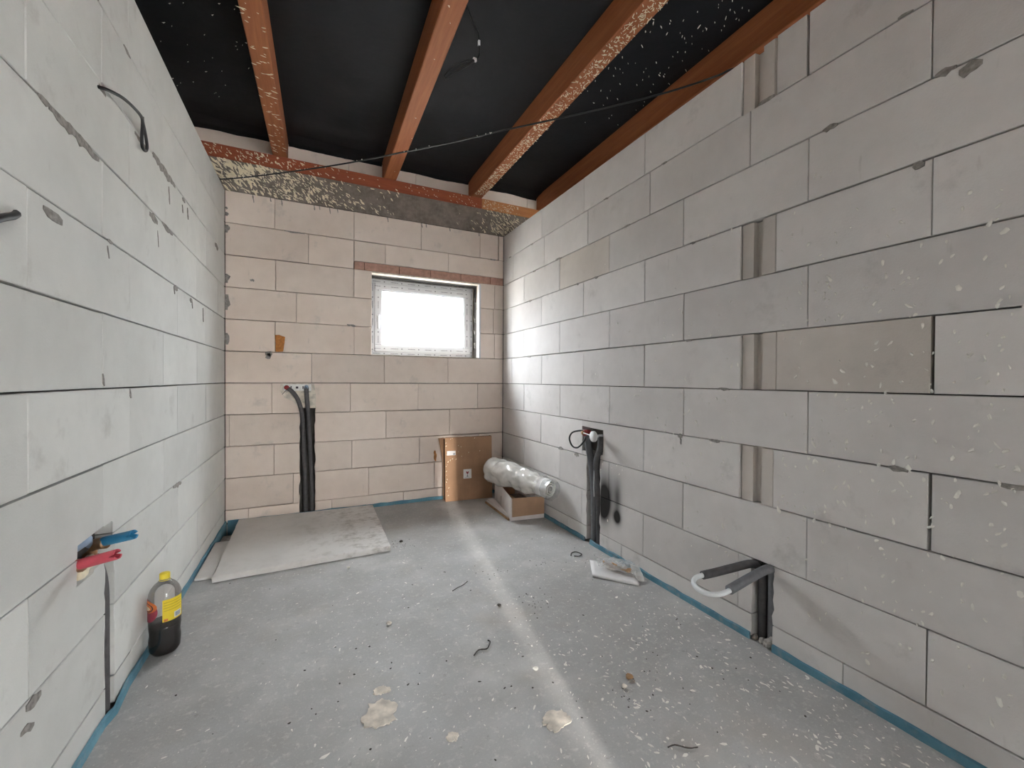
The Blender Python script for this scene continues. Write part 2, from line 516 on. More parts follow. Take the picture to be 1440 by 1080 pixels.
def cut_block_mesh(a0, a1, z0, z1, cuts):
    """block with rough chases cut out of it"""
    A = {a0, a1}; Zs = {z0, z1}
    for c in cuts:
        for v in c[:2]:
            if a0 < v < a1: A.add(v)
        for v in c[2:4]:
            if z0 < v < z1: Zs.add(v)
    n = max(2, int((z1-z0)/0.035))
    for i in range(1, n): 
        v = z0+(z1-z0)*i/n
        if all(abs(v-q) > 0.008 for q in Zs): Zs.add(v)
    A = sorted(A); Zs = sorted(Zs)
    def inside(a, z): return any(c[0] < a < c[1] and c[2] < z < c[3] for c in cuts)
    cells = {}
    for i in range(len(A)-1):
        for k in range(len(Zs)-1):
            if not inside((A[i]+A[i+1])/2, (Zs[k]+Zs[k+1])/2): cells[(i, k)] = 1
    if not cells: return None
    jit = {}
    for i, a in enumerate(A):
        for k, z in enumerate(Zs):
            nb = [(i-1, k-1), (i, k-1), (i-1, k), (i, k)]
            cnt = sum(1 for q in nb if q in cells)
            edge_cut = any(c[0]-1e-6 <= a <= c[1]+1e-6 and c[2]-1e-6 <= z <= c[3]+1e-6 for c in cuts)
            on_side = a in (a0, a1) and not edge_cut
            if edge_cut and cnt < 4 and z0 < z < z1: jit[(i, k)] = (random.uniform(-0.006, 0.006), random.uniform(-0.004, 0.004))
    bm = bmesh.new(); vf = {}; vb = {}
    def V(d, i, k, depth):
        if (i, k) not in d:
            ja, jz = jit.get((i, k), (0, 0))
            d[(i, k)] = bm.verts.new((A[i]+ja, depth, Zs[k]+jz))
        return d[(i, k)]
    for (i, k) in cells:
        bm.faces.new((V(vf, i, k, 0), V(vf, i+1, k, 0), V(vf, i+1, k+1, 0), V(vf, i, k+1, 0)))
        for (ni, nk, e) in ((i-1, k, ((i, k), (i, k+1))), (i+1, k, ((i+1, k), (i+1, k+1))), (i, k-1, ((i, k), (i+1, k))), (i, k+1, ((i, k+1), (i+1, k+1)))):
            if (ni, nk) not in cells:
                p, q = e
                bm.faces.new((V(vf, *p, 0), V(vf, *q, 0), V(vb, *q, BD), V(vb, *p, BD)))
    return to_mesh(bm, 'block')

def grooved_block_mesh(a0, a1, z0, z1, g0, g1):
    """block end with the vertical grip slot left open"""
    d, g, e = 0.008, 0.034, 0.005
    prof = [(a0, BD), (a0, d+e), (a0+e, d), (g0, d), (g0+0.003, g), (g1-0.003, g), (g1, d-0.002), (a1-e, d-0.002), (a1, d+e), (a1, BD)]
    bm = bmesh.new()
    lo = [bm.verts.new((a, dd, z0)) for a, dd in prof]; hi = [bm.verts.new((a, dd, z1)) for a, dd in prof]
    for i in range(len(prof)-1): bm.faces.new((lo[i], lo[i+1], hi[i+1], hi[i]))
    bm.faces.new(lo); bm.faces.new(hi)
    return to_mesh(bm, 'block')

def lay_row(wall, mat, z0, z1, joints, cuts=(), hgap=0.0052, vgap=0.0026, special=None, wide=()):
    """joints: sorted along-coordinates; special: {index: fn(a0,a1,z0,z1)->mesh or (mesh,mat)}"""
    for i in range(len(joints)-1):
        a0, a1 = joints[i], joints[i+1]
        if a1-a0 < 0.004: continue
        gl = 0.009 if any(abs(a0-w) < 0.004 for w in wide) else vgap
        gr = 0.009 if any(abs(a1-w) < 0.004 for w in wide) else vgap
        b0, b1 = a0+gl/2*random.uniform(0.7, 1.3), a1-gr/2*random.uniform(0.7, 1.3)
        y0, y1 = z0+hgap/2*random.uniform(0.6, 1.3), z1-hgap/2*random.uniform(0.6, 1.4)
        mt = mat
        if special and i in special:
            sp = special[i]
            if sp is None: continue
            if isinstance(sp, str): mt = sp; me = block_mesh(b0, b1, y0, y1)
            else: me, mt = sp(b0, b1, y0, y1)
        else:
            cc = [c for c in cuts if c[0] < b1 and c[1] > b0 and c[2] < y1 and c[3] > y0]
            me = cut_block_mesh(b0, b1, y0, y1, cc) if cc else block_mesh(b0, b1, y0, y1)
        if me: new_obj('block', me, mt, wall)

REAR = -1.35
# ---- right wall (local: a = -y, depth = +x)
def core_boxes(boxes, name, mat, loc, rz):
    bm = bmesh.new()
    for b in boxes: box_bm(bm, *b)
    o = new_obj(name, to_mesh(bm, name), mat)
    o.location = loc; o.rotation_euler = (0, 0, rz)
    o['kind'] = 'structure'
    return o

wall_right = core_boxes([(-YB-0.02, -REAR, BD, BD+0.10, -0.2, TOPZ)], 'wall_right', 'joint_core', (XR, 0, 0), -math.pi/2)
tag(wall_right, 'long right wall of pale aerated concrete blocks with pipe chases', 'wall')
def ext(lst, end=-REAR, step=0.605):
    r = [-v for v in lst]
    while r[-1] + step < end - 0.1: r.append(r[-1]+step)
    r.append(end); return [-YB+0.002] + r if r[0] > -YB + 0.01 else r
RC = [(-2.511, -2.273, 0.640, 0.815), (-2.454, -2.299, -0.1, 0.70), (-1.211, -1.115, -0.1, 0.362)]
def groove(b0, b1, y0, y1):
    return grooved_block_mesh(b0, b1, y0, y1, b0+0.057, b0+0.099), 'block_stained'
lay_row(wall_right, 'block_right', Z0+1.25, TOPZ, ext([3.127, 2.511, 1.903, 1.287, 1.129, 1.004]), special={4: groove}, wide=(-1.129, -1.004))
lay_row(wall_right, 'block_right', Z0+1.00, Z0+1.25, ext([3.690, 3.078, 2.463, 1.858, 1.242, 0.633]))
lay_row(wall_right, 'block_right', Z0+0.75, Z0+1.00, ext([3.449, 2.835, 2.223, 1.613, 0.996]), special={2: 'block_stained'})
lay_row(wall_right, 'block_right', Z0+0.50, Z0+0.75, ext([3.727, 3.118, 2.510, 1.894, 1.283, 1.122, 0.627]), special={5: groove})
lay_row(wall_right, 'block_right', Z0+0.25, Z0+0.50, ext([3.442, 2.828, 2.215, 1.606, 0.992]))
lay_row(wall_right, 'block_right', Z0+0.00, Z0+0.25, ext([3.712, 3.111, 2.503, 1.891, 1.278, 1.114, 0.620]), special={5: groove, 6: 'block_stained'}, wide=(-0.62,))
lay_row(wall_right, 'block_right', Z0-0.25, Z0+0.00, ext([3.439, 2.819, 2.210, 1.600, 0.986]))
lay_row(wall_right, 'block_right', Z0-0.50, Z0-0.25, ext([3.116, 2.511, 1.891, 1.275, 1.121, 0.621]), RC, special={4: groove}, wide=(-0.621,))
lay_row(wall_right, 'block_right', Z0-0.75, Z0-0.50, ext([3.430, 2.814, 2.210, 1.598, 0.984]), RC)
lay_row(wall_right, 'block_right', Z0-1.00, Z0-0.75, ext([3.110, 2.511, 1.890, 1.276, 0.623]), RC)
lay_row(wall_right, 'block_right', 0.012, Z0-1.00, ext([3.30, 2.69, 2.08, 1.468, 0.854]), RC)

# ---- left wall (local: a = along +y, depth = -x)
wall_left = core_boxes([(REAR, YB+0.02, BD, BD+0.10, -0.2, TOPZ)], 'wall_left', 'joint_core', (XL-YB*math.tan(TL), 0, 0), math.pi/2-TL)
tag(wall_left, 'left partition wall of light aerated concrete blocks with mortar smears', 'wall')
LC = [(1.655, 1.895, 0.540, 0.655), (1.834, 1.905, -0.1, 0.60), (1.655, 1.76, 0.53, 0.56)]
SA = [REAR, -1.06, -0.44, 0.18, 0.80, 1.423, 2.046, 2.663, 3.28, YB-0.002]
SB = [REAR, -0.65, -0.03, 0.59, 1.207, 1.825, 2.438, 3.055, 3.66, YB-0.002]
for i in range(6):
    k = i-4
    lay_row(wall_left, 'block_left', Z0+0.25*k, Z0+0.25*(k+1), SA if k % 2 else SB, LC, vgap=0.0012)
lay_row(wall_left, 'block_left', Z0+0.50, Z0+0.75, SB, LC, vgap=0.0012)
lay_row(wall_left, 'block_left', Z0+0.75, Z0+1.00, SA, LC, vgap=0.0012)
lay_row(wall_left, 'block_left', Z0+1.00, Z0+1.25, SB, LC, vgap=0.0012)
lay_row(wall_left, 'block_left', Z0+1.25, TOPZ, SA, LC, vgap=0.0012)
lay_row(wall_left, 'block_left', 0.012, Z0-1.00, SA, LC, vgap=0.0012)

# ---- back wall (local: a = x, depth = +y)
WX0, WX1, WZ0, WZ1 = 0.486, 1.510, 1.362, 2.092
TH = 0.30
X0, X1 = -1.95, 3.60
bxs = [(X0, WX0, BD, TH, -0.2, TOPZ), (WX1, X1, BD, TH, -0.2, TOPZ), (WX0, WX1, BD, TH, -0.2, WZ0), (WX0, WX1, BD, TH, WZ1, TOPZ)]
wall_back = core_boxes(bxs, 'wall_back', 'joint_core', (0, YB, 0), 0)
tag(wall_back, 'back wall of warm aerated concrete blocks around the window', 'wall')
BC = [(-0.088, 0.030, -0.1, 0.915), (WX0, WX1, WZ0, WZ1)]
CL, CR = XL+0.002, XR-0.002
def bj(*v): return [CL]+list(v)+[CR]
lay_row(wall_back, 'block_back', Z0+1.25, TOPZ, bj(-0.269, 0.335, 0.926, 1.513, 1.714), wide=(1.714,))
lay_row(wall_back, 'block_back', Z0+1.00, Z0+1.25, [CL, -0.023, 0.334])
lay_row(wall_back, 'block_back', 2.180, Z0+1.25, [0.336, 0.600, 1.189, CR])
lay_row(wall_back, 'block_back', Z0+0.75, Z0+1.00, [CL, -0.263, 0.336, WX0]); lay_row(wall_back, 'block_back', Z0+0.75, Z0+1.00, [WX1, 1.674, CR])
lay_row(wall_back, 'block_back', Z0+0.50, Z0+0.75, [CL, -0.112, WX0]); lay_row(wall_back, 'block_back', Z0+0.50, Z0+0.75, [WX1, 1.66, CR])
lay_row(wall_back, 'block_back', Z0+0.25, Z0+0.50, [CL, -0.265, 0.338, WX0]); lay_row(wall_back, 'block_back', Z0+0.25, Z0+0.50, [WX1, 1.675, CR])
lay_row(wall_back, 'block_back', Z0, Z0+0.25, bj(0.003, 0.596, 1.189), BC[:1])
lay_row(wall_back, 'block_back', Z0-0.25, Z0, bj(-0.288, 0.308, 0.902, 1.495), BC[:1])
lay_row(wall_back, 'block_back', Z0-0.50, Z0-0.25, bj(-0.579, 0.020, 0.611, 1.207), BC[:1])
lay_row(wall_back, 'block_back', Z0-0.75, Z0-0.50, bj(-0.272, 0.322, 0.916, 1.51), BC[:1])
lay_row(wall_back, 'block_back', Z0-1.00, Z0-0.75, bj(-0.132, 0.461, 1.06), BC[:1])
lay_row(wall_back, 'block_back', 0.012, Z0-1.00, bj(-0.45, 0.16, 0.77, 1.38), BC[:1])
# clay lintel strip over the window: single tiles
lx = [0.337, 0.422, 0.724, 1.016, 1.315, 1.626, CR]
for i in range(6):
    me = block_mesh(lx[i]+0.0022, lx[i+1]-0.0022, 2.108, 2.179)
    o = new_obj('lintel_brick', me, 'clay', wall_back)
box('lintel_underside', (0.337, XR-0.002, 0.001, BD, 2.094, 2.1075), 'plaster_light', wall_back)

# ------------------------------------------------------------------ floor with shower pit
PX0, PX1, PY0, PY1 = XL-0.03, 0.44, 2.93, YB+0.02
bm = bmesh.new()
for (x0, x1, y0, y1) in ((-2.0, PX0, HALL-0.1, YB+0.3), (PX0, PX1, HALL-0.1, PY0), (PX0, PX1, PY1, YB+0.3), (PX1, 3.65, HALL-0.1, YB+0.3)):
    bm.faces.new([bm.verts.new(v) for v in ((x0, y0, 0), (x1, y0, 0), (x1, y1, 0), (x0, y1, 0))])
for (p, q) in (((PX0, PY0), (PX1, PY0)), ((PX1, PY0), (PX1, PY1)), ((PX1, PY1), (PX0, PY1)), ((PX0, PY1), (PX0, PY0))):
    bm.faces.new([bm.verts.new(v) for v in ((*p, 0), (*q, 0), (*q, -0.15), (*p, -0.15))])
bm.faces.new([bm.verts.new(v) for v in ((PX0, PY0, -0.15), (PX1, PY0, -0.15), (PX1, PY1, -0.15), (PX0, PY1, -0.15))])
me = to_mesh(bm, 'floor')
floor = new_obj('floor', me, 'concrete_floor')
tag(floor, 'dusty grey screed floor flecked with dried white splashes', 'floor', kind='structure')

# blue perimeter foam strips
def strip(name, pts, nrm, label, h=(0.027, 0.033), t=0.009, low=-0.05):
    bm = bmesh.new(); N = Vector((*nrm, 0))
    L = []
    P = [Vector((*p, 0)) for p in pts]
    out = []
    for i in range(len(P)-1):
        n = max(2, int((P[i+1]-P[i]).length/0.06))
        for k in range(n): out.append(P[i].lerp(P[i+1], k/n))
    out.append(P[-1])
    rows = []
    for q in out:
        w = N*(random.uniform(0, 0.002))
        hh = random.uniform(*h)
        rows.append([bm.verts.new(q+w+Vector((0, 0, low))), bm.verts.new(q+w+Vector((0, 0, hh))), bm.verts.new(q+w+N*t+Vector((0, 0, hh-0.003))), bm.verts.new(q+w+N*(t+0.003)+Vector((0, 0, low)))])
    for A, B in zip(rows[:-1], rows[1:]):
        for k in range(4): bm.faces.new((A[k], A[(k+1) % 4], B[(k+1) % 4], B[k]))
    bm.faces.new(rows[0]); bm.faces.new(rows[-1])
    o = new_obj(name, to_mesh(bm, name), 'blue_foam')
    return tag(o, label, 'edge strip', kind='structure')
lxw = lambda y: XL+(y-YB)*math.tan(TL)
strip('baseboard_left', [(lxw(REAR)+0.001, REAR), (lxw(1.80)+0.001, 1.80), (lxw(1.86)+0.012, 1.86), (lxw(2.0)+0.001, 2.0), (lxw(2.95)+0.001, 2.95)], (1, 0), 'blue foam edge strip along the foot of the left wall')
strip('baseboard_pit', [(lxw(2.951)+0.001, 2.951), (XL+0.001, YB-0.016)], (1, 0), 'blue foam edge strip lining the shower pit beside the left wall', low=-0.15)
strip('baseboard_back', [(XL+0.02, YB-0.001), (0.44, YB-0.001)], (0, -1), 'blue foam edge strip behind the board on the back wall', low=-0.15)
strip('baseboard_back', [(0.441, YB-0.001), (XR-0.015, YB-0.001)], (0, -1), 'blue foam edge strip behind the cartons on the back wall')
strip('baseboard_right', [(XR-0.001, YB-0.001), (XR-0.001, 2.46)], (-1, 0), 'blue foam edge strip between back corner and first pipe chase')
strip('baseboard_right', [(XR-0.001, 2.40), (XR-0.001, 1.213)], (-1, 0), 'blue foam edge strip between the two right wall pipe chases')
strip('baseboard_right', [(XR-0.001, 1.112), (XR-0.001, REAR)], (-1, 0), 'blue foam edge strip in the near right corner')

# ------------------------------------------------------------------ roof: ring beam, plates, beams, membrane
ring = box('ring_beam', (X0, X1, YB+0.001, YB+TH, TOPZ+0.001, 2.850), 'rough_concrete')
tag(ring, 'brown grey concrete ring beam spattered with foam above the back wall', 'ring beam')
def timber(name, x0, x1, y0, y1, z0, z1, mat, cuts=6):
    bm = bmesh.new(); box_bm(bm, x0, x1, y0, y1, z0, z1)
    bmesh.ops.bevel(bm, geom=list(bm.edges), offset=0.004, segments=1, affect='EDGES')
    return new_obj(name, to_mesh(bm, name), mat)
pl1 = timber('wall_plate', X0, 1.530, YB-0.004, YB+0.118, 2.851, 2.955, 'plate_wood')
tag(pl1, 'long reddish timber wall plate lying on the concrete ring beam', 'timber')
pl2 = timber('wall_plate', 1.532, X1, YB-0.002, YB+0.118, 2.851, 2.953, 'plate_wood_lit')
tag(pl2, 'short wall plate end at the right corner, coloured bright orange as lit', 'timber')
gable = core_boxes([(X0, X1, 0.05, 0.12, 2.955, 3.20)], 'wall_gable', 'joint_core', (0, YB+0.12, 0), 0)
tag(gable, 'low strip of cut pale blocks between the beam ends', 'wall')
gx = [X0, -1.47, -0.87, -0.27, 0.30, 0.90, 1.50, 2.10, 2.70]
for i in range(8):
    bm = bmesh.new()
    n = 8; lo = []; hi = []; lb = []; hb = []
    for k in range(n+1):
        a = gx[i]+0.002+(gx[i+1]-gx[i]-0.004)*k/n
        zt = 3.128+0.010*noise.noise(Vector((a*3, 0.3, 0)))+random.uniform(-0.004, 0.004)
        lo.append(bm.verts.new((a, 0, 2.956))); hi.append(bm.verts.new((a, 0.0, zt)))
        lb.append(bm.verts.new((a, 0.05, 2.956))); hb.append(bm.verts.new((a, 0.05, zt)))
    for k in range(n):
        bm.faces.new((lo[k], lo[k+1], hi[k+1], hi[k])); bm.faces.new((hi[k], hi[k+1], hb[k+1], hb[k])); bm.faces.new((lo[k], lb[k], lb[k+1], lo[k+1]))
    bm.faces.new((lo[0], hi[0], hb[0], lb[0])); bm.faces.new((lo[n], lb[n], hb[n], hi[n]))
    new_obj('block', to_mesh(bm, 'block'), 'block_back', gable)

beam_defs = [
    (-0.285, -0.180, 0.024, 'spattered roof beam over the left side of the room, first from the left'),
    (0.588, 0.697, 0.010, 'clean reddish roof beam running to the plate above the window, second from the left'),
    (1.430, 1.535, 0.0, 'roof beam with densely spattered underside, third from the left'),
    (2.212, 2.320, 0.012, 'dark red roof beam half hidden behind the top of the right wall'),
]
beams = []
for (x0, x1, sk, lab) in beam_defs:
    bm = bmesh.new()
    y0, y1 = HALL+0.01, YB+0.118
    vs = box_bm(bm, x0, x1, y0, y1, 2.957, 3.150)
    for v in vs: v.co.x += sk*(v.co.y-YB)
    bmesh.ops.bevel(bm, geom=list(bm.edges), offset=0.005, segments=1, affect='EDGES')
    o = new_obj('roof_beam', to_mesh(bm, 'roof_beam'), 'beam_wood')
    tag(o, lab, 'beam', 'roof beams under the membrane'); beams.append(o)

# membrane with slight sag between beams and a loose lower edge at the back
bm = bmesh.new()
nx, ny = 90, 76
bc = [(a+b)/2 for a, b, _, _ in beam_defs]
def mem_z(x, y):
    d = min(abs(x-c) for c in bc)
    sag = -0.014*min(1.0, max(0, d-0.06)/0.25)*(0.7+0.6*noise.noise(Vector((x*1.5, y*1.1, 0))))
    z = 3.152+sag+0.004*noise.noise(Vector((x*5, y*5, 2)))
    return max(z, 3.1515) if d < 0.07 else z
grid = []
for i in range(nx+1):
    x = X0+(X1-X0)*i/nx
    col = []
    for k in range(ny+1):
        y = HALL-0.02+(YB+0.16-(HALL-0.02))*k/ny
        z = mem_z(x, y)
        col.append(bm.verts.new((x, y, z)))
    grid.append(col)
for i in range(nx):
    for k in range(ny): bm.faces.new((grid[i][k], grid[i][k+1], grid[i+1][k+1], grid[i+1][k]))
ceil_me = to_mesh(bm, 'ceiling', True)
ceiling = new_obj('ceiling', ceil_me, 'roof_membrane')
tag(ceiling, 'black roofing membrane stretched over the roof beams', 'ceiling', kind='structure')
roof_deck = box('ceiling_deck', (X0-0.1, X1+0.1, HALL-0.15, YB+0.45, 3.20, 3.26), 'blocker_deck')
tag(roof_deck, 'roof deck lying above the black membrane', 'roof', kind='structure')
# loose edge rolls hanging in front of the cut blocks, one between each pair of beams
edges = [(X0+0.02, -0.291), (-0.174, 0.584), (0.702, 1.425), (1.540, 2.208)]
for (a0, a1) in edges:
    bm = bmesh.new(); n = 26; rows = []
    for k in range(n+1):
        x = a0+(a1-a0)*k/n
        drop = 0.032+0.014*noise.noise(Vector((x*4, 7, 0)))+0.006*noise.noise(Vector((x*17, 3, 0)))
        prof = [(YB-0.03, 3.140), (YB+0.07, 3.128), (YB+0.108, 3.140-drop*0.6), (YB+0.112, 3.140-drop), (YB+0.118, 3.134-drop*0.8), (YB+0.119, 3.145)]
        rows.append([bm.verts.new((x, y, z)) for y, z in prof])
    for A, B in zip(rows[:-1], rows[1:]):
        for k in range(5): bm.faces.new((A[k], A[k+1], B[k+1], B[k]))
    new_obj('membrane_edge', to_mesh(bm, 'membrane_edge', True), 'roof_membrane', ceiling)

# ------------------------------------------------------------------ the rest of the shell (behind the camera and beyond the partitions), plus added sun blockers
def shell(name, boxes, mat, label):
    bm = bmesh.new()
    for b in boxes: box_bm(bm, *b)
    o = new_obj(name, to_mesh(bm, name), mat); tag(o, label, 'wall', kind='structure'); return o
SL0, SL1 = -0.045, 0.100     # narrow gap that lets the low sun through
shell('wall_front', [(X0, SL0, HALL-0.1, HALL, -0.2, 3.2), (DOOR_X0, DOOR_X1, HALL-0.1, HALL, DOOR_Z, 3.2), (DOOR_X0, DOOR_X1, HALL-0.1, HALL, -0.2, DOOR_Z0), (SL1, DOOR_X0, HALL-0.1, HALL, -0.2, 3.2),
                     (SL0, SL1, HALL-0.1, HALL, 2.45, 3.2), (SL0, SL1, HALL-0.1, HALL, -0.2, 0.30), (DOOR_X1, X1, HALL-0.1, HALL, -0.2, 3.2)], 'shell_plaster', 'outer wall with a wide opening behind the viewer')
shell('wall_far_left', [(X0-0.1, X0, HALL-0.1, YB+TH, -0.2, 3.2)], 'shell_plaster', 'outer wall of the neighbouring room on the left')
shell('wall_far_right', [(X1, X1+0.1, HALL-0.1, YB+TH, -0.2, 3.2)], 'shell_plaster', 'outer wall of the neighbouring room on the right')
shell('ground_outside', [(-40, 40, -40, 45, -0.6, -0.4)], 'outside_ground', 'pale bare ground outside the building')
shell('sun_blocker', [(0.0, 9.0, HALL-3.1, HALL-3.0, -0.2, 3.4)], 'blocker_deck', 'added unseen wall that keeps direct sun out of the rear opening')  # added out of view to stop the sun entering the wide opening

shell('sun_edge_post', [(0.487, 0.640, REAR-0.06, REAR, 0.0, 3.1)], 'shell_plaster', 'added unseen post that trims the right edge of the sun streak')  # added out of view to sharpen one side of the sun band

# ------------------------------------------------------------------ window
win = empty('window_1', (0, 0, 0)); tag(win, 'small white plastic window with printed film in back wall', 'window', kind='structure')
FY0, FY1 = YB+0.165, YB+0.235
fx0, fx1, fz0, fz1 = WX0+0.008, WX1-0.008, WZ0+0.006, WZ1-0.012
def frame_part(name, x0, x1, z0, z1, y0, y1, w, parent):
    h = box(name, (x0, x1, y0, y1, z1-w, z1), 'film_print_h', parent, 0.004)
    box(name, (x0, x1, y0, y1, z0, z0+w), 'film_print_h', parent, 0.004)
    box(name, (x0, x0+w, y0+0.0005, y1, z0+w, z1-w), 'film_print_v', parent, 0.003)
    box(name, (x1-w, x1, y0+0.0005, y1, z0+w, z1-w), 'film_print_v', parent, 0.003)
frame_part('frame_bar', fx0, fx1, fz0, fz1, FY0, FY1, 0.048, win)
sx0, sx1, sz0, sz1 = fx0+0.036, fx1-0.036, fz0+0.036, fz1-0.036
frame_part('sash_bar', sx0, sx1, sz0, sz1, FY0-0.014, FY1-0.012, 0.062, win)
bx0, bx1, bz0, bz1 = sx0+0.062, sx1-0.062, sz0+0.062, sz1-0.062
# glazing bead
for (a, b, c, d) in ((bx0, bx1, bz1-0.010, bz1), (bx0, bx1, bz0, bz0+0.010), (bx0, bx0+0.010, bz0+0.010, bz1-0.010), (bx1-0.010, bx1, bz0+0.010, bz1-0.010)):
    box('glazing_bead', (a, b, FY0-0.004, FY0+0.02, c, d), 'white_pvc', win, 0.003)
box('pane', (bx0, bx1, FY0+0.022, FY0+0.026, bz0, bz1), 'window_glass', win)
hb = box('handle', (sx0+0.018, sx0+0.044, FY0-0.024, FY0-0.014, 1.68, 1.75), 'white_pvc', win, 0.004)
tag(hb, 'white window handle plate')
hl = box('lever', (sx0+0.022, sx0+0.040, FY0-0.046, FY0-0.024, 1.615, 1.735), 'white_pvc', hb, 0.006)
# expanding foam in the gap round the frame
def foam_bead(p0, p1, parent, r=0.010, mat='foam_cream', name='gap_foam'):
    P0, P1 = Vector(p0), Vector(p1); n = max(6, int((P1-P0).length/0.025))
    pts = [P0.lerp(P1, i/n)+Vector((random.uniform(-1, 1), random.uniform(-1, 1), random.uniform(-1, 1)))*r*0.25 for i in range(n+1)]
    bm = bmesh.new(); tube_bm(bm, pts, [r*random.uniform(0.6, 1.3) for _ in pts], 7, True, 0.2)
    return new_obj(name, to_mesh(bm, name, True), mat, parent)
foam_bead((fx0, FY0+0.012, fz1+0.006), (fx1, FY0+0.012, fz1+0.006), win, 0.008, 'mortar')
foam_bead((fx1+0.004, FY0+0.012, fz0), (fx1+0.004, FY0+0.012, fz1), win, 0.006)
foam_bead((fx0-0.004, FY0+0.012, fz0), (fx0-0.004, FY0+0.012, fz1), win, 0.006)
tag(box('corner_bead', (WX1-0.004, WX1+0.014, -0.004, 0.03, WZ0-0.002, WZ1+0.004), 'white_pvc', wall_back, 0.002), 'white plaster corner bead at the window jamb')
sill = box('window_sill', (WX0+0.002, WX1-0.006, 0.0, 0.165, WZ0-0.001, WZ0+0.004), 'plaster_light', wall_back)
for dz in (1.47, 1.60, 1.73, 1.93):
    foam_bead((WX1-0.004, YB+0.10, dz), (WX1-0.004, YB+0.125, dz+0.05), win, 0.008, 'mortar', 'foam_blob')

# ------------------------------------------------------------------ mortar smears, patches
def wall_frame(kind):
    if kind == 'L': return lambda a, z, w: (a, -w, z)
    return lambda a, z, w: (a, -w, z)
def smear(wall, a0, z0, a1, z1, wd, mat='mortar', h=0.003, name='mortar_smear'):
    """irregular flat streak of mortar from (a0,z0) to (a1,z1) in the wall's own frame"""
    d = Vector((a1-a0, z1-z0)); L = d.length; d /= L; nrm = Vector((-d.y, d.x))
    n = max(4, int(L/0.02)); up = []; dn = []
    for i in range(n+1):
        t = i/n; c = Vector((a0, z0))+d*(L*t)
        e = wd*(0.25+0.75*math.sin(math.pi*min(max(t, 0.02), 0.98))**0.5)
        up.append(c+nrm*e*random.uniform(0.3, 0.7)); dn.append(c-nrm*e*random.uniform(0.3, 1.0))
    pts = [(p.x, p.y) for p in dn]+[(p.x, p.y) for p in reversed(up)]
    return poly_prism(name, pts, h, mat, wall, frame=lambda u, v, w: (u, -w+0.0008, v))
# left wall smears, read off the bed joints (along, height)
for (a0, a1, z, w) in ((1.52, 1.80, 1.855, 0.022), (1.80, 1.85, 2.085, 0.018), (2.30, 2.62, 2.112, 0.030), (2.10, 2.22, 2.100, 0.016), (2.26, 2.36, 1.845, 0.030), (2.42, 2.58, 1.858, 0.018),
                       (1.49, 1.58, 1.585, 0.026), (2.75, 2.80, 2.10, 0.016), (3.55, 3.66, 2.09, 0.03), (1.47, 1.52, 1.86, 0.015), (2.60, 2.66, 1.600, 0.020), (2.90, 2.94, 1.59, 0.02),
                       (2.58, 2.72, 0.605, 0.018), (1.41, 1.47, 0.350, 0.024), (1.86, 1.90, 1.612, 0.010), (1.55, 1.62, 2.36, 0.01), (1.70, 1.80, 2.36, 0.012), (2.0, 2.06, 2.36, 0.010), (1.39, 1.44, 0.30, 0.018)):
    smear(wall_left, a0, z+random.uniform(-0.004, 0.004), a1, z-random.uniform(0, 0.012), w)
for (a0, z0, z1, w) in ((2.36, 1.80, 1.73, 0.010), (2.60, 1.60, 1.565, 0.012), (2.94, 1.59, 1.545, 0.010), (3.20, 1.585, 1.50, 0.006), (1.86, 1.59, 1.55, 0.006), (2.52, 2.06, 1.98, 0.012), (2.75, 2.06, 2.02, 0.010), (2.85, 2.08, 2.02, 0.012), (1.822, 1.16, 1.12, 0.008), (2.046, 1.105, 1.07, 0.008)):
    smear(wall_left, a0, z0, a0+0.012, z1, w)
# dark mortar in the left back corner joint
for z0, z1, w in ((2.41, 2.44, 0.02), (2.28, 2.34, 0.03), (1.89, 1.96, 0.035), (1.68, 1.80, 0.035), (1.41, 1.50, 0.025), (2.46, 2.48, 0.012)):
    smear(wall_back, XL+0.012, z0, XL+0.010, z1, w)
# smears hanging below the ring beam
for x, l in ((-0.30, 0.03), (-0.22, 0.05), (0.02, 0.04), (0.06, 0.03), (0.14, 0.05), (0.20, 0.03), (0.62, 0.04), (0.93, 0.04), (0.97, 0.03), (1.2, 0.03), (1.5, 0.03), (-0.42, 0.06)):
    smear(wall_back, x, 2.605, x+0.006, 2.605-l, 0.008)
smear(wall_back, -0.335, 1.352, -0.285, 1.352, 0.035); smear(wall_back, -0.312, 1.35, -0.308, 1.305, 0.035)
smear(wall_back, -0.20, 2.359, -0.05, 2.354, 0.010); smear(wall_back, 0.28, 1.62, 0.35, 1.612, 0.016); smear(wall_back, -0.44, 1.93, -0.41, 1.928, 0.016)
smear(wall_back, 1.62, 2.362, 1.69, 2.360, 0.01)
poly_prism('foam_lump', [(-0.266, 1.500), (-0.235, 1.502), (-0.194, 1.488), (-0.198, 1.44), (-0.208, 1.368), (-0.240, 1.364), (-0.263, 1.366), (-0.262, 1.43)], 0.012, 'foam_orange', wall_back, frame=lambda u, v, w: (u, -w, v), bulge=0.008)
smear(wall_back, 1.065, 0.47, 1.070, 0.37, 0.020, 'foam_orange', 0.01, 'foam_lump')
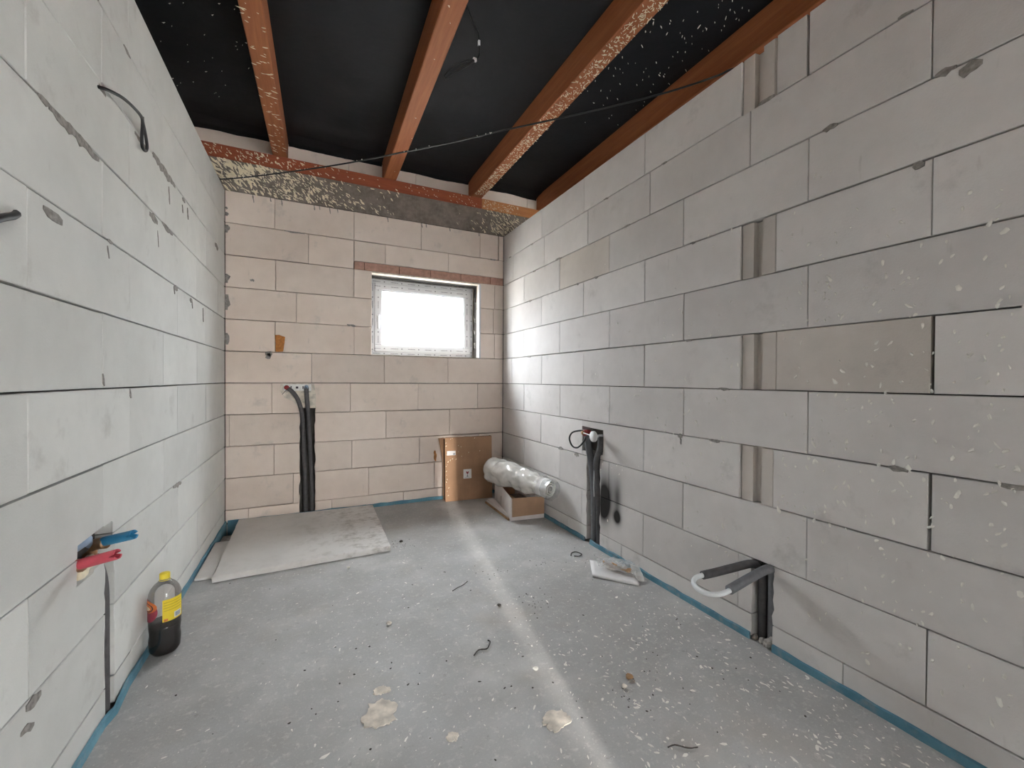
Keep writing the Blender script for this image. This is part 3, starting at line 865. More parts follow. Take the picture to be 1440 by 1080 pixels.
# right wall chips at the bed joints (a = -y)
for (y, z, l, w) in ((3.75, 2.36, 0.05, 0.012), (3.30, 2.36, 0.05, 0.012), (2.85, 2.112, 0.09, 0.016), (3.25, 2.108, 0.05, 0.012), (2.26, 2.362, 0.05, 0.010), (3.33, 1.862, 0.07, 0.014), (2.58, 1.86, 0.03, 0.012), (2.36, 1.86, 0.04, 0.012),
                     (2.05, 2.112, 0.05, 0.012), (1.75, 2.362, 0.04, 0.01), (1.17, 2.363, 0.07, 0.018), (0.92, 2.112, 0.05, 0.018), (0.60, 2.112, 0.05, 0.018), (0.545, 2.09, 0.05, 0.035), (0.66, 1.855, 0.03, 0.020), (1.55, 1.86, 0.03, 0.008),
                     (3.35, 1.36, 0.08, 0.012), (2.62, 1.36, 0.04, 0.008), (1.57, 1.36, 0.04, 0.010), (1.36, 1.112, 0.06, 0.012), (2.80, 0.61, 0.06, 0.025), (2.58, 0.60, 0.05, 0.022), (1.62, 0.855, 0.03, 0.02), (1.41, 0.858, 0.06, 0.016),
                     (0.70, 0.86, 0.05, 0.016), (0.44, 0.858, 0.06, 0.014), (0.70, 2.365, 0.04, 0.01)):
    smear(wall_right, -y-l/2, z, -y+l/2, z-random.uniform(0, 0.006), w)
smear(wall_right, -1.617, 0.855, -1.612, 0.81, 0.010)

# ------------------------------------------------------------------ dried splashes
R = random.uniform
def rpoint(y, z): return Vector((XR, y, z))
g = []
for _ in range(640):
    y = 0.35+abs(random.gauss(0, 0.8)); z = random.gauss(0.95, 0.55)
    if not (0.15 < z < 2.0) or y > 2.9: continue
    if 1.10 < y < 1.29: continue
    if z > 1.75 and R(0, 1) < 0.7: continue
    s = R(0.003, 0.009)*(1.4 if R(0, 1) < 0.12 else 1)
    g.append((rpoint(y, z), s*R(0.9, 1.7), s*R(0.45, 0.8), 0.0045, R(0.6, 2.4)))
splatter('splatter', 'foam_white', wall_right, g, (0, -1, 0), (0, 0, 1), (-1, 0, 0))
g = []
for _ in range(1700):
    x = R(-0.55, 1.74); y = 0.3+abs(random.gauss(0, 1.25))
    if y > 3.85: continue
    if x < 0.5 and y > 2.78: continue
    if x < 0.0 and R(0, 1) < 0.55: continue
    s = R(0.0015, 0.0046)*(2.0 if R(0, 1) < 0.08 else 1)
    g.append((Vector((x, y, 0)), s*R(0.9, 2.2), s*R(0.4, 0.8), 0.002, random.gauss(0.9, 0.6)))
for _ in range(340):   # denser fan in front of the right wall
    x = R(0.9, 1.74); y = R(0.5, 1.6)
    s = R(0.002, 0.008)
    g.append((Vector((x, y, 0)), s*R(0.9, 2.0), s*R(0.4, 0.9), 0.0025, random.gauss(1.9, 0.6)))
splatter('splatter', 'foam_white', floor, g, (1, 0, 0), (0, 1, 0), (0, 0, 1))
g = []
for _ in range(130):
    x = R(-0.5, 1.7); y = 0.4+abs(random.gauss(0, 1.3))
    if y > 3.8 or (x < 0.5 and y > 2.78): continue
    s = R(0.0018, 0.005)
    g.append((Vector((x, y, 0)), s*R(1, 1.8), s, 0.003, R(0, 3.1)))
for (cx, cy, n) in ((1.04, 1.86, 22), (1.05, 1.22, 12), (1.0, 2.3, 12), (0.56, 2.95, 22), (1.2, 1.25, 8), (1.35, 2.25, 8)):
    for _ in range(n): g.append((Vector((random.gauss(cx, 0.05), random.gauss(cy, 0.06), 0)), R(0.002, 0.006), R(0.0015, 0.0035), 0.003, R(0, 3.1)))
splatter('crumbs', 'debris_dark', floor, g, (1, 0, 0), (0, 1, 0), (0, 0, 1))
# ring beam and plate
g = []
for _ in range(900):
    x = random.gauss(-0.30, 0.42) if R(0, 1) < 0.78 else random.gauss(1.75, 0.14)
    if not (-0.95 < x < 2.2): continue
    z = R(2.62, 2.85) if R(0, 1) < 0.9 else R(2.62, 2.7)
    if x < -0.3 and R(0, 1) < 0.5: z = R(2.70, 2.85)
    s = R(0.004, 0.011)*(1.6 if x < -0.35 else 1)
    g.append((Vector((x, YB+0.001, z)), s*R(1.2, 2.6), s*R(0.35, 0.7), 0.006, random.gauss(-0.75, 0.35)))
splatter('splatter', 'foam_cream', ring, g, (1, 0, 0), (0, 0, 1), (0, -1, 0))
g = []
for _ in range(170):
    x = random.gauss(-0.28, 0.35)
    if not (-0.9 < x < 1.5): continue
    s = R(0.003, 0.008); g.append((Vector((x, YB-0.004, R(2.86, 2.945))), s*R(1.2, 2.2), s*R(0.4, 0.8), 0.004, random.gauss(-0.7, 0.4)))
for _ in range(40):
    s = R(0.003, 0.006); g.append((Vector((R(0.8, 1.5), YB-0.004, R(2.86, 2.945))), s*1.5, s*0.6, 0.004, random.gauss(-0.7, 0.4)))
splatter('splatter', 'foam_cream', pl1, g, (1, 0, 0), (0, 0, 1), (0, -1, 0))
g = []
for _ in range(90):
    s = R(0.003, 0.007); g.append((Vector((R(1.54, 1.95), YB-0.002, R(2.86, 2.94))), s*1.4, s*0.7, 0.004, R(0, 3)))
splatter('splatter', 'foam_cream', pl2, g, (1, 0, 0), (0, 0, 1), (0, -1, 0))
# beam undersides
def under(beam, x0, x1, sk, n, yr, fine, mat, ang):
    g = []
    for _ in range(n):
        y = R(*yr); x = R(x0+0.006, x1-0.006)+sk*(y-YB)
        s = R(*fine)
        g.append((Vector((x, y, 2.957)), s*R(1.2, 2.6), s*R(0.3, 0.6), 0.004, random.gauss(*ang)))
    splatter('splatter', mat, beam, g, (1, 0, 0), (0, 1, 0), (0, 0, -1))
under(beams[0], -0.285, -0.18, 0.024, 120, (1.4, 3.85), (0.004, 0.011), 'foam_cream', (0.25, 0.3))
under(beams[1], 0.588, 0.697, 0.010, 10, (1.4, 3.85), (0.002, 0.004), 'foam_cream', (0.25, 0.6))
under(beams[2], 1.430, 1.535, 0.0, 900, (1.0, 3.85), (0.0035, 0.008), 'foam_cream', (0.6, 0.9))
g = []
for _ in range(160):
    x, y = R(1.56, 2.18), random.gauss(1.75, 0.45)
    if not 1.0 < y < 3.6: continue
    s = R(0.002, 0.006); g.append((Vector((x, y, mem_z(x, y)-0.001)), s*R(1.2, 3), s*R(0.4, 0.7), 0.006, random.gauss(0.7, 0.3)))
for _ in range(70):
    x, y = R(-1.0, -0.35), R(2.2, 3.7)
    s = R(0.002, 0.004); g.append((Vector((x, y, mem_z(x, y)-0.001)), s*R(1.2, 3), s*R(0.4, 0.7), 0.006, random.gauss(-0.7, 0.3)))
splatter('splatter', 'foam_white', ceiling, g, (1, 0, 0), (0, 1, 0), (0, 0, -1))

# hardened plaster patches on the screed
def patch(cx, cy, rx, ry, rot, mat='plaster_light', h=0.004, name='plaster_patch'):
    n = 40; pts = []
    for i in range(n):
        t = 2*math.pi*i/n; k = 1+0.35*noise.noise(Vector((math.cos(t)*1.6+cx*9, math.sin(t)*1.6+cy*9, 0)))+R(-0.14, 0.14)
        u, v = rx*k*math.cos(t), ry*k*math.sin(t)
        pts.append((cx+u*math.cos(rot)-v*math.sin(rot), cy+u*math.sin(rot)+v*math.cos(rot)))
    o = poly_prism(name, pts, h, mat, floor, frame=lambda u, v, w: (u, v, w), bulge=0.003)
    return o
patch(0.215, 1.475, 0.052, 0.060, 0.2); patch(0.235, 1.585, 0.028, 0.022, 0)
patch(0.748, 1.195, 0.050, 0.036, 0.1); patch(0.41, 1.28, 0.02, 0.018, 0)

# ------------------------------------------------------------------ boards over the pit
b1 = bmesh.new()
top = [(-0.497, 2.826), (0.478, 2.862), (0.492, 3.865), (-0.512, 3.892)]
n = 14
ring_t = []
for i in range(4):
    p, q = Vector(top[i]), Vector(top[(i+1) % 4])
    for k in range(n): ring_t.append(p.lerp(q, k/n)+Vector((R(-0.0025, 0.0025), R(-0.0025, 0.0025))))
va = [b1.verts.new((p.x, p.y, 0.034)) for p in ring_t]
ve = [b1.verts.new((p.x+R(-0.003, 0.003), p.y-0.003+R(-0.003, 0.003), 0.028)) for p in ring_t]
vb = [b1.verts.new((p.x, p.y-0.002, 0.002)) for p in ring_t]
m = len(va)
for i in range(m):
    k = (i+1) % m
    b1.faces.new((va[i], va[k], ve[k], ve[i])); b1.faces.new((ve[i], ve[k], vb[k], vb[i]))
b1.faces.new(va); b1.faces.new(vb)
bd = new_obj('insulation_board', to_mesh(b1, 'insulation_board'), 'board_white')
tag(bd, 'large dirty white square board lying over the shower pit', 'board')
bd2 = box('insulation_board', (-0.594, -0.505, 2.880, 3.470, 0.001, 0.016), 'board_white', bevel=0.003)
tag(bd2, 'narrow pale board strip between the large board and the left wall', 'board')
bd3 = box('screed_step', (-0.594, 0.30, 3.30, 3.735, -0.149, -0.03), 'gravel', bevel=0.006)
tag(bd3, 'grey rough block inside the shower pit beside the blue strip', 'block')

# ------------------------------------------------------------------ plumbing, back wall
pb = empty('shower_pipes', (-0.1, YB, 0)); tag(pb, 'pair of dark insulated pipes on white bracket in the back wall chase', 'pipes')
pbi = lambda o: (setattr(o, 'matrix_parent_inverse', Matrix.Translation((0.1, -YB, 0))), o)[1]
plate = pbi(box('mounting_bracket', (-0.205, 0.0, YB-0.006, YB-0.002, 1.046, 1.100), 'galvanised', pb, 0.001))
tag(plate, 'white metal mounting bracket')
for x, hw, hh in ((-0.150, 0.004, 0.012), (-0.062, 0.004, 0.012), (-0.106, 0.009, 0.009)):
    pbi(box('slot', (x-hw, x+hw, YB-0.0075, YB-0.0055, 1.073-hh, 1.073+hh), 'print_black', pb))
def ycyl(name, x, y0, y1, z, r, mat, parent, seg=16):
    return tube(name, [(x, y0, z), (x, (y0+y1)/2, z), (x, y1, z)], r, mat, parent, seg, 1, False)
pbi(ycyl('fitting', -0.182, YB-0.045, YB-0.005, 1.075, 0.018, 'dark_red', pb)); pbi(ycyl('fitting', -0.036, YB-0.045, YB-0.005, 1.078, 0.016, 'slate_blue', pb))
pbi(tube('pipe', [(-0.178, YB-0.028, 1.070), (-0.145, YB-0.032, 1.045), (-0.105, YB-0.028, 0.985), (-0.078, YB-0.012, 0.90), (-0.066, YB+0.026, 0.80), (-0.052, YB+0.03, 0.5), (-0.044, YB+0.032, 0.2), (-0.042, YB+0.035, -0.04)], 0.017, 'grey_insulation', pb, 12))
pbi(tube('pipe', [(-0.036, YB-0.03, 1.075), (-0.034, YB-0.022, 1.0), (-0.026, YB-0.010, 0.90), (-0.018, YB+0.022, 0.78), (-0.004, YB+0.03, 0.5), (0.006, YB+0.032, 0.25), (0.008, YB+0.034, -0.04)], 0.017, 'grey_insulation', pb, 12))
pbi(box('clip', (-0.060, -0.006, YB-0.047, YB-0.041, 1.036, 1.040), 'print_black', pb))
pbi(tube('clip', [(-0.212, YB-0.03, 1.018), (-0.19, YB-0.05, 1.045), (-0.17, YB-0.05, 1.06)], 0.002, 'print_black', pb, 5, 2, False))
poly_prism('plaster_fill', [(-0.225, 1.108), (0.024, 1.106), (0.036, 1.0), (0.034, 0.90), (0.012, 0.90), (-0.09, 0.905), (-0.14, 0.96), (-0.20, 0.99), (-0.232, 1.05)], 0.002, 'plaster_light', wall_back, frame=lambda u, v, w: (u, -w+0.0004, v))

# ------------------------------------------------------------------ plumbing, right wall by the cartons
PY = 2.38
p1 = empty('basin_pipes', (XR, PY, 0)); tag(p1, 'insulated pipes with white round cap and cable loop in right wall chase', 'pipes')
p1i = lambda o: (setattr(o, 'matrix_parent_inverse', Matrix.Translation((-XR, -PY, 0))), o)[1]
p1i(tube('pipe', [(XR+0.005, 2.455, 0.775), (XR+0.004, 2.448, 0.70), (XR+0.016, 2.425, 0.58), (XR+0.03, 2.41, 0.40), (XR+0.032, 2.405, 0.2), (XR+0.034, 2.40, -0.04)], 0.024, 'grey_insulation_light', p1, 12))
p1i(tube('pipe', [(XR+0.005, 2.300, 0.765), (XR+0.0, 2.302, 0.68), (XR-0.004, 2.335, 0.60), (XR+0.012, 2.352, 0.52), (XR+0.026, 2.35, 0.35), (XR+0.03, 2.345, 0.15), (XR+0.032, 2.34, -0.04)], 0.021, 'grey_insulation', p1, 12))
def xcyl(name, x0, x1, y, z, r, mat, parent, seg=20):
    return tube(name, [(x0, y, z), ((x0+x1)/2, y, z), (x1, y, z)], r, mat, parent, seg, 1, False)
p1i(xcyl('fitting', XR-0.03, XR+0.02, 2.452, 0.775, 0.022, 'dark_red', p1))
p1i(xcyl('valve', XR-0.045, XR-0.028, 2.452, 0.777, 0.013, 'brass', p1))
p1i(xcyl('spindle', XR-0.060, XR+0.02, 2.305, 0.770, 0.010, 'white_pvc', p1))
cp = p1i(xcyl('cap', XR-0.072, XR-0.058, 2.290, 0.771, 0.036, 'paper_white', p1)); tag(cp, 'white round plastic cap')
p1i(tube('stem', [(XR-0.04, 2.44, 0.777), (XR-0.05, 2.38, 0.775), (XR-0.06, 2.31, 0.772)], 0.004, 'paper_white', p1, 6, 3))
p1i(tube('cable_loop', [(XR-0.02, 2.45, 0.79), (XR-0.045, 2.50, 0.785), (XR-0.06, 2.555, 0.765), (XR-0.065, 2.580, 0.72), (XR-0.06, 2.55, 0.67), (XR-0.05, 2.50, 0.665), (XR-0.035, 2.46, 0.70), (XR-0.01, 2.445, 0.75)], 0.006, 'black_cable', p1, 8))
p1i(tube('wire', [(XR-0.004, 2.36, 0.60), (XR-0.004, 2.362, 0.50), (XR+0.002, 2.372, 0.42), (XR+0.002, 2.368, 0.34)], 0.003, 'white_pipe', p1, 6))

# ------------------------------------------------------------------ plumbing, right wall loop near the camera
p2 = empty('pipe_loop', (XR, 1.16, 0)); tag(p2, 'white looped pipe in grey foam sleeves sticking out of the near right chase', 'pipes')
p2i = lambda o: (setattr(o, 'matrix_parent_inverse', Matrix.Translation((-XR, -1.16, 0))), o)[1]
A = [(XR+0.04, 1.185, -0.04), (XR+0.036, 1.184, 0.12), (XR+0.030, 1.182, 0.26), (XR+0.010, 1.180, 0.325), (XR-0.04, 1.186, 0.352), (1.65, 1.214, 0.338), (1.57, 1.232, 0.328), (1.50, 1.244, 0.323)]
B = [(XR+0.04, 1.140, -0.04), (XR+0.036, 1.138, 0.12), (XR+0.030, 1.134, 0.27), (XR+0.008, 1.128, 0.338), (XR-0.04, 1.122, 0.352), (1.65, 1.120, 0.343), (1.57, 1.119, 0.330), (1.50, 1.118, 0.318)]
sa = p2i(tube('foam_sleeve', A, 0.0175, 'grey_insulation', p2, 14)); sb = p2i(tube('foam_sleeve', B, 0.0185, 'grey_insulation_light', p2, 14))
p2i(tube('pipe', [(1.53, 1.238, 0.326), (1.50, 1.244, 0.323), (1.463, 1.247, 0.318), (1.432, 1.232, 0.311), (1.417, 1.200, 0.304), (1.424, 1.162, 0.300), (1.452, 1.130, 0.305), (1.485, 1.118, 0.313), (1.53, 1.118, 0.320)], 0.0098, 'white_pipe', p2, 14))
for (yy, zz, s) in ((1.135, 0.012, 0.022), (1.165, 0.008, 0.016), (1.20, 0.006, 0.014), (1.125, 0.035, 0.014), (1.15, 0.006, 0.018)):
    bm = bmesh.new(); bmesh.ops.create_icosphere(bm, subdivisions=2, radius=s)
    for v in bm.verts: v.co *= 1+0.35*noise.noise(v.co*70+Vector((yy*9, 0, 0)))
    new_obj('rubble', to_mesh(bm, 'rubble'), 'gravel', floor, (XR+0.012, yy, zz+0.004))

# ------------------------------------------------------------------ plumbing, left wall
p3 = empty('faucet_stubs', (-0.62, 1.75, 0)); tag(p3, 'red and blue test plugs in a broken niche of the left wall', 'pipes')
p3i = lambda o: (setattr(o, 'matrix_parent_inverse', Matrix.Translation((0.62, -1.75, 0))), o)[1]
def plug(P0, P1, mat, lab):
    P0, P1 = Vector(P0), Vector(P1); d = (P1-P0)
    q = d.to_track_quat('Z', 'Y')
    L = d.length; r = 0.0155
    bm = bmesh.new(); seg = 20
    rings = []
    for z in (0, 0.004, L*0.5, L-0.018):
        rr = r*(0.92 if z == 0 else 1)
        rings.append([bm.verts.new((rr*math.cos(2*math.pi*k/seg), rr*math.sin(2*math.pi*k/seg), z)) for k in range(seg)])
    rings.append([bm.verts.new((r*math.cos(2*math.pi*k/seg), r*math.sin(2*math.pi*k/seg), L-(0.016 if k % 5 == 0 else 0.0))) for k in range(seg)])
    rings.append([bm.verts.new((r*0.72*math.cos(2*math.pi*k/seg), r*0.72*math.sin(2*math.pi*k/seg), L-(0.016 if k % 5 == 0 else 0.0))) for k in range(seg)])
    rings.append([bm.verts.new((r*0.72*math.cos(2*math.pi*k/seg), r*0.72*math.sin(2*math.pi*k/seg), L-0.03)) for k in range(seg)])
    for a, b in zip(rings[:-1], rings[1:]):
        for k in range(seg): bm.faces.new((a[k], a[(k+1) % seg], b[(k+1) % seg], b[k]))
    bm.faces.new(rings[0]); bm.faces.new(rings[-1])
    o = new_obj('test_plug', to_mesh(bm, 'test_plug', False), mat, p3)
    o.matrix_parent_inverse = Matrix.Translation((0.62, -1.75, 0))
    o.location = P0; o.rotation_euler = q.to_euler()
    return tag(o, lab)
plug((-0.622, 1.668, 0.592), (-0.520, 1.628, 0.621), 'red_plastic', 'red plastic test plug')
plug((-0.622, 1.832, 0.603), (-0.525, 1.772, 0.632), 'blue_plastic', 'blue plastic test plug')
p3i(tube('elbow', [(-0.612, 1.664, 0.590), (-0.640, 1.680, 0.586), (-0.662, 1.690, 0.570), (-0.665, 1.695, 0.52)], 0.019, 'brass', p3, 12))
p3i(tube('elbow', [(-0.612, 1.826, 0.600), (-0.640, 1.840, 0.595), (-0.660, 1.850, 0.580), (-0.662, 1.855, 0.52)], 0.019, 'brass', p3, 12))
p3i(box('wall_bracket', (-0.668, -0.655, 1.668, 1.87, 0.58, 0.64), 'debris_dark', p3, 0.004))
p3i(tube('pipe', [(-0.650, 1.700, 0.628), (-0.632, 1.735, 0.640), (-0.645, 1.78, 0.632), (-0.662, 1.83, 0.60)], 0.015, 'slate_blue', p3, 12))
p3i(tube('pipe', [(-0.660, 1.856, 0.55), (-0.637, 1.857, 0.45), (-0.635, 1.857, 0.2), (-0.635, 1.857, -0.04)], 0.0205, 'grey_insulation', p3, 12))
bm = bmesh.new(); bmesh.ops.create_icosphere(bm, subdivisions=3, radius=0.035)
for v in bm.verts:
    v.co *= 1+0.45*noise.noise(v.co*45); v.co.x *= 0.55
o = new_obj('foam_lump', to_mesh(bm, 'foam_lump', True), 'foam_cream', p3); p3i(o); o.location = (-0.642, 1.735, 0.548)
bm = bmesh.new(); bmesh.ops.create_icosphere(bm, subdivisions=3, radius=0.03)
for v in bm.verts:
    v.co *= 1+0.45*noise.noise(v.co*45+Vector((5, 0, 0))); v.co.x *= 0.55
o = new_obj('foam_lump', to_mesh(bm, 'foam_lump', True), 'foam_cream', p3); p3i(o); o.location = (-0.645, 1.80, 0.545)

# ------------------------------------------------------------------ cables
tag(tube('wall_cable', [(-0.640, 1.792, 2.078), (-0.619, 1.795, 2.079), (-0.604, 1.817, 2.088), (-0.588, 1.881, 2.108), (-0.583, 1.958, 2.125), (-0.582, 2.046, 2.137), (-0.587, 2.088, 2.128), (-0.597, 2.155, 2.106), (-0.601, 2.180, 2.08), (-0.603, 2.168, 2.060), (-0.603, 2.135, 2.060), (-0.599, 2.115, 2.090), (-0.590, 2.092, 2.128), (-0.586, 2.075, 2.150)], 0.0055, 'black_cable', None, 8, 6),
    'black cable coiled into a loop high on the left wall', 'cable')
tag(tube('wall_cable', [(-0.635, 1.385, 1.530), (-0.618, 1.378, 1.527), (-0.600, 1.330, 1.508), (-0.581, 1.262, 1.485), (-0.562, 1.189, 1.458), (-0.555, 1.12, 1.42)], 0.008, 'black_cable', None, 8, 6),
    'short black cable end poking out of left wall at the picture edge', 'cable')
cab = [(-0.70, 3.93, 2.68), (-0.614, 3.839, 2.659), (-0.441, 3.66, 2.633), (-0.172, 3.382, 2.604), (0.179, 3.018, 2.575), (0.491, 2.695, 2.566), (0.769, 2.407, 2.562), (1.011, 2.156, 2.566), (1.30, 1.858, 2.566), (1.501, 1.649, 2.572), (1.64, 1.505, 2.585), (1.749, 1.392, 2.606), (1.80, 1.34, 2.622), (1.95, 1.2, 2.625)]
cable = tag(tube('ceiling_cable', cab, 0.0048, 'black_cable', None, 7, 6), 'black cable slung across the room below the roof beams', 'cable')
g = []
for _ in range(16):
    k = R(0.1, 0.55); i = int(k*(len(cab)-1)); P = Vector(cab[i]).lerp(Vector(cab[i+1]), R(0, 1))
    g.append((P+Vector((0, -0.004, 0.001)), 0.006, 0.004, 0.005, R(0, 3)))
splatter('splatter', 'foam_white', cable, g, (1, 0, 0), (0, 0, 1), (0, -1, 0))
hc = empty('hanging_cable', (0.70, 2.0, 3.0)); tag(hc, 'thin black cable with taped loop hanging beside the second beam', 'cable')
hi = lambda o: (setattr(o, 'matrix_parent_inverse', Matrix.Translation((-0.70, -2.0, -3.0))), o)[1]
hi(tube('cable', [(0.690, 2.06, 3.135), (0.699, 2.0, 3.008), (0.725, 2.0, 2.951), (0.756, 2.0, 2.902), (0.762, 2.0, 2.85), (0.763, 2.0, 2.786), (0.738, 2.0, 2.757), (0.690, 2.0, 2.735), (0.638, 2.0, 2.696), (0.590, 2.0, 2.640), (0.587, 2.0, 2.622), (0.610, 2.0, 2.636)], 0.004, 'black_cable', hc, 7))
hi(tube('cable', [(0.745, 2.0, 2.765), (0.712, 1.997, 2.727), (0.665, 1.995, 2.685), (0.61, 1.998, 2.632), (0.588, 2.0, 2.615)], 0.007, 'black_cable', hc, 7))
hi(box('tape', (0.757, 0.768, 1.994, 2.006, 2.835, 2.862), 'white_pvc', hc, 0.002)); hi(box('tape', (0.730, 0.750, 1.992, 2.007, 2.748, 2.766), 'paper_white', hc, 0.003))

# ------------------------------------------------------------------ tall carton against the back wall
tc = empty('tall_carton', (1.131, 3.785, 0.0), math.atan2(-0.040, 0.45))
tag(tc, 'tall slim brown cardboard carton standing against the back wall', 'box')
CW, CH, CD = 0.462, 0.598, 0.080
lean = 0.035
def sheared(name, dims, mat, parent, bevel=0.002):
    bm = bmesh.new(); box_bm(bm, *dims)
    if bevel: bmesh.ops.bevel(bm, geom=list(bm.edges), offset=bevel, segments=1, affect='EDGES')
    for v in bm.verts: v.co.y += lean*v.co.z/CH
    return new_obj(name, to_mesh(bm, name), mat, parent)
sheared('front_panel', (0, CW, 0, 0.005, 0.002, CH), 'cardboard', tc)
sheared('back_panel', (0, CW, CD-0.005, CD, 0.002, CH-0.01), 'cardboard', tc)
sheared('side_panel', (CW-0.005, CW, 0.005, CD-0.005, 0.002, CH), 'cardboard', tc)
sheared('bottom_panel', (0.005, CW-0.005, 0.005, CD-0.005, 0.002, 0.007), 'cardboard', tc)
sheared('top_panel', (0.02, CW-0.005, 0.005, CD-0.005, CH-0.012, CH-0.006), 'cardboard', tc)
# open side with its flap bent outward at the top
bm = bmesh.new(); rows = []
for i in range(13):
    z = 0.004+(CH-0.01)*i/12; t = max(0, (z-0.30)/(CH-0.30))
    out = -0.012-0.045*t**1.6
    sh = lean*z/CH
    rows.append([bm.verts.new((-0.001, CD-0.004+sh, z)), bm.verts.new((out*0.6, CD*0.55+sh, z)), bm.verts.new((out, CD*0.25+sh+0.02*t, z)), bm.verts.new((out+0.005, CD*0.25+sh+0.023*t, z)), bm.verts.new((out*0.6+0.005, CD*0.55+sh+0.003, z)), bm.verts.new((0.003, CD-0.003+sh, z))])
for a, b in zip(rows[:-1], rows[1:]):
    for k in range(6): bm.faces.new((a[k], a[(k+1) % 6], b[(k+1) % 6], b[k]))
bm.faces.new(rows[0]); bm.faces.new(rows[-1])
new_obj('side_flap', to_mesh(bm, 'side_flap'), 'cardboard', tc)
sheared('inner_wall', (0.004, 0.008, 0.006, CD-0.008, 0.01, CH-0.02), 'cardboard_inside', tc, 0)
def sticker(name, x0, x1, z0, z1, mat, parent, d=0.0012):
    return sheared(name, (x0, x1, -d, 0.0, z0, z1), mat, parent, 0)
st = sticker('shipping_label', 0.020, 0.102, 0.432, 0.472, 'paper_white', tc); tag(st, 'white shipping label with barcode')
sticker('barcode', 0.078, 0.098, 0.436, 0.450, 'barcode_grey', st, 0.0018)
for k in range(4): sticker('text_line', 0.026, 0.058+0.006*(k % 2), 0.438+0.008*k, 0.4395+0.008*k, 'barcode_grey', st, 0.0017)
fs = sticker('fragile_label', 0.176, 0.254, 0.205, 0.292, 'paper_white', tc); tag(fs, 'white fragile sticker with wine glass symbol')
cx = 0.215
def glassy(pts, mat):
    poly_prism('glass_symbol', pts, 0.0008, mat, fs, frame=lambda u, v, w: (u, -0.0013-w+lean*v/CH, v))
glassy([(cx-0.014, 0.270), (cx-0.004, 0.270), (cx+0.001, 0.264), (cx+0.004, 0.270), (cx+0.014, 0.270), (cx+0.010, 0.256), (cx+0.002, 0.246), (cx-0.002, 0.246), (cx-0.010, 0.256)], 'print_red')
glassy([(cx-0.0016, 0.247), (cx+0.0016, 0.247), (cx+0.0016, 0.230), (cx+0.009, 0.226), (cx+0.009, 0.223), (cx-0.009, 0.223), (cx-0.009, 0.226), (cx-0.0016, 0.230)], 'print_black')
sticker('text_line', cx-0.028, cx+0.028, 0.213, 0.2155, 'barcode_grey', fs, 0.0017)
bm = bmesh.new()
for (u, v) in ((0.010, 0.55), (0.012, 0.52), (0.055, 0.585), (0.070, 0.59), (0.13, 0.52), (0.155, 0.508), (0.13, 0.462), (0.16, 0.418), (0.105, 0.392), (0.072, 0.398), (0.05, 0.385), (0.03, 0.372), (0.022, 0.345), (0.010, 0.33), (0.012, 0.285), (0.014, 0.25), (0.02, 0.21), (0.012, 0.185), (0.02, 0.10), (0.035, 0.13), (0.03, 0.06), (0.29, 0.585), (0.34, 0.46), (0.23, 0.45), (0.018, 0.44)):
    s = R(0.004, 0.009); splat_bm(bm, Vector((u, -0.0006+lean*v/CH, v)), Vector((1, 0, 0)), Vector((0, 0, 1)), Vector((0, -1, 0)), s*1.2, s*0.55, 0.004, R(0.6, 2.2))
o = new_obj('splatter', to_mesh(bm, 'splatter'), 'foam_cream', tc); o['kind'] = 'stuff'

# ------------------------------------------------------------------ low open carton, sheets and wrapped roll
lc = empty('open_carton', (1.60, 3.30, 0)); tag(lc, 'low open carton with white sides and brown end below the wrapped roll', 'box')
lci = lambda o: (setattr(o, 'matrix_parent_inverse', Matrix.Translation((-1.60, -3.30, 0))), o)[1]
C = {'fl': Vector((1.458, 3.052, 0.002)), 'fr': Vector((1.752, 3.018, 0.002)), 'br': Vector((1.765, 3.60, 0.002)), 'bl': Vector((1.565, 3.63, 0.002))}
def quad_panel(name, p, q, h0, h1, th, mat, tilt=(0, 0)):
    d = (q-p); nrm = Vector((d.y, -d.x, 0)).normalized()
    bm = bmesh.new()
    T = Vector((*tilt, 0))
    P = [p, q, q+Vector((0, 0, h1))+T, p+Vector((0, 0, h0))+T]
    a = [bm.verts.new(v) for v in P]; b = [bm.verts.new(v-nrm*th) for v in P]
    for i in range(4): bm.faces.new((a[i], a[(i+1) % 4], b[(i+1) % 4], b[i]))
    bm.faces.new(a); bm.faces.new(b)
    return lci(new_obj(name, to_mesh(bm, name), mat, lc))
quad_panel('side_panel', C['bl'], C['fl'], 0.215, 0.185, 0.004, 'carton_white', (0.004, 0.0))
quad_panel('end_panel', C['fl']+Vector((0.004, 0.0, 0)), C['fr']-Vector((0.004, 0, 0)), 0.182, 0.178, 0.004, 'carton_white')
ep = quad_panel('end_flap', C['fl']+Vector((0.012, -0.006, 0.032)), C['fr']+Vector((-0.002, -0.006, 0.036)), 0.152, 0.146, 0.003, 'cardboard_light'); tag(ep, 'plain brown cardboard end flap')
quad_panel('side_panel', C['fr'], C['br'], 0.178, 0.18, 0.004, 'carton_white')
quad_panel('end_panel', C['br'], C['bl'], 0.18, 0.2, 0.004, 'cardboard_light')
bm = bmesh.new(); bm.faces.new([bm.verts.new(C[k]+Vector((0, 0, 0.003))) for k in ('fl', 'fr', 'br', 'bl')])
lci(new_obj('bottom_panel', to_mesh(bm, 'bottom_panel'), 'cardboard_inside', lc))
pk = empty('packet', (1.62, 3.24, 0.006)); tag(pk, 'dark packet lying inside the open carton', 'packet')
box('wrapper', (-0.10, 0.09, -0.14, 0.15, 0, 0.115), 'cardboard_inside', pk, 0.006); box('paper_band', (-0.06, -0.02, -0.141, 0.151, 0, 0.117), 'brown_scrap', pk, 0.002)
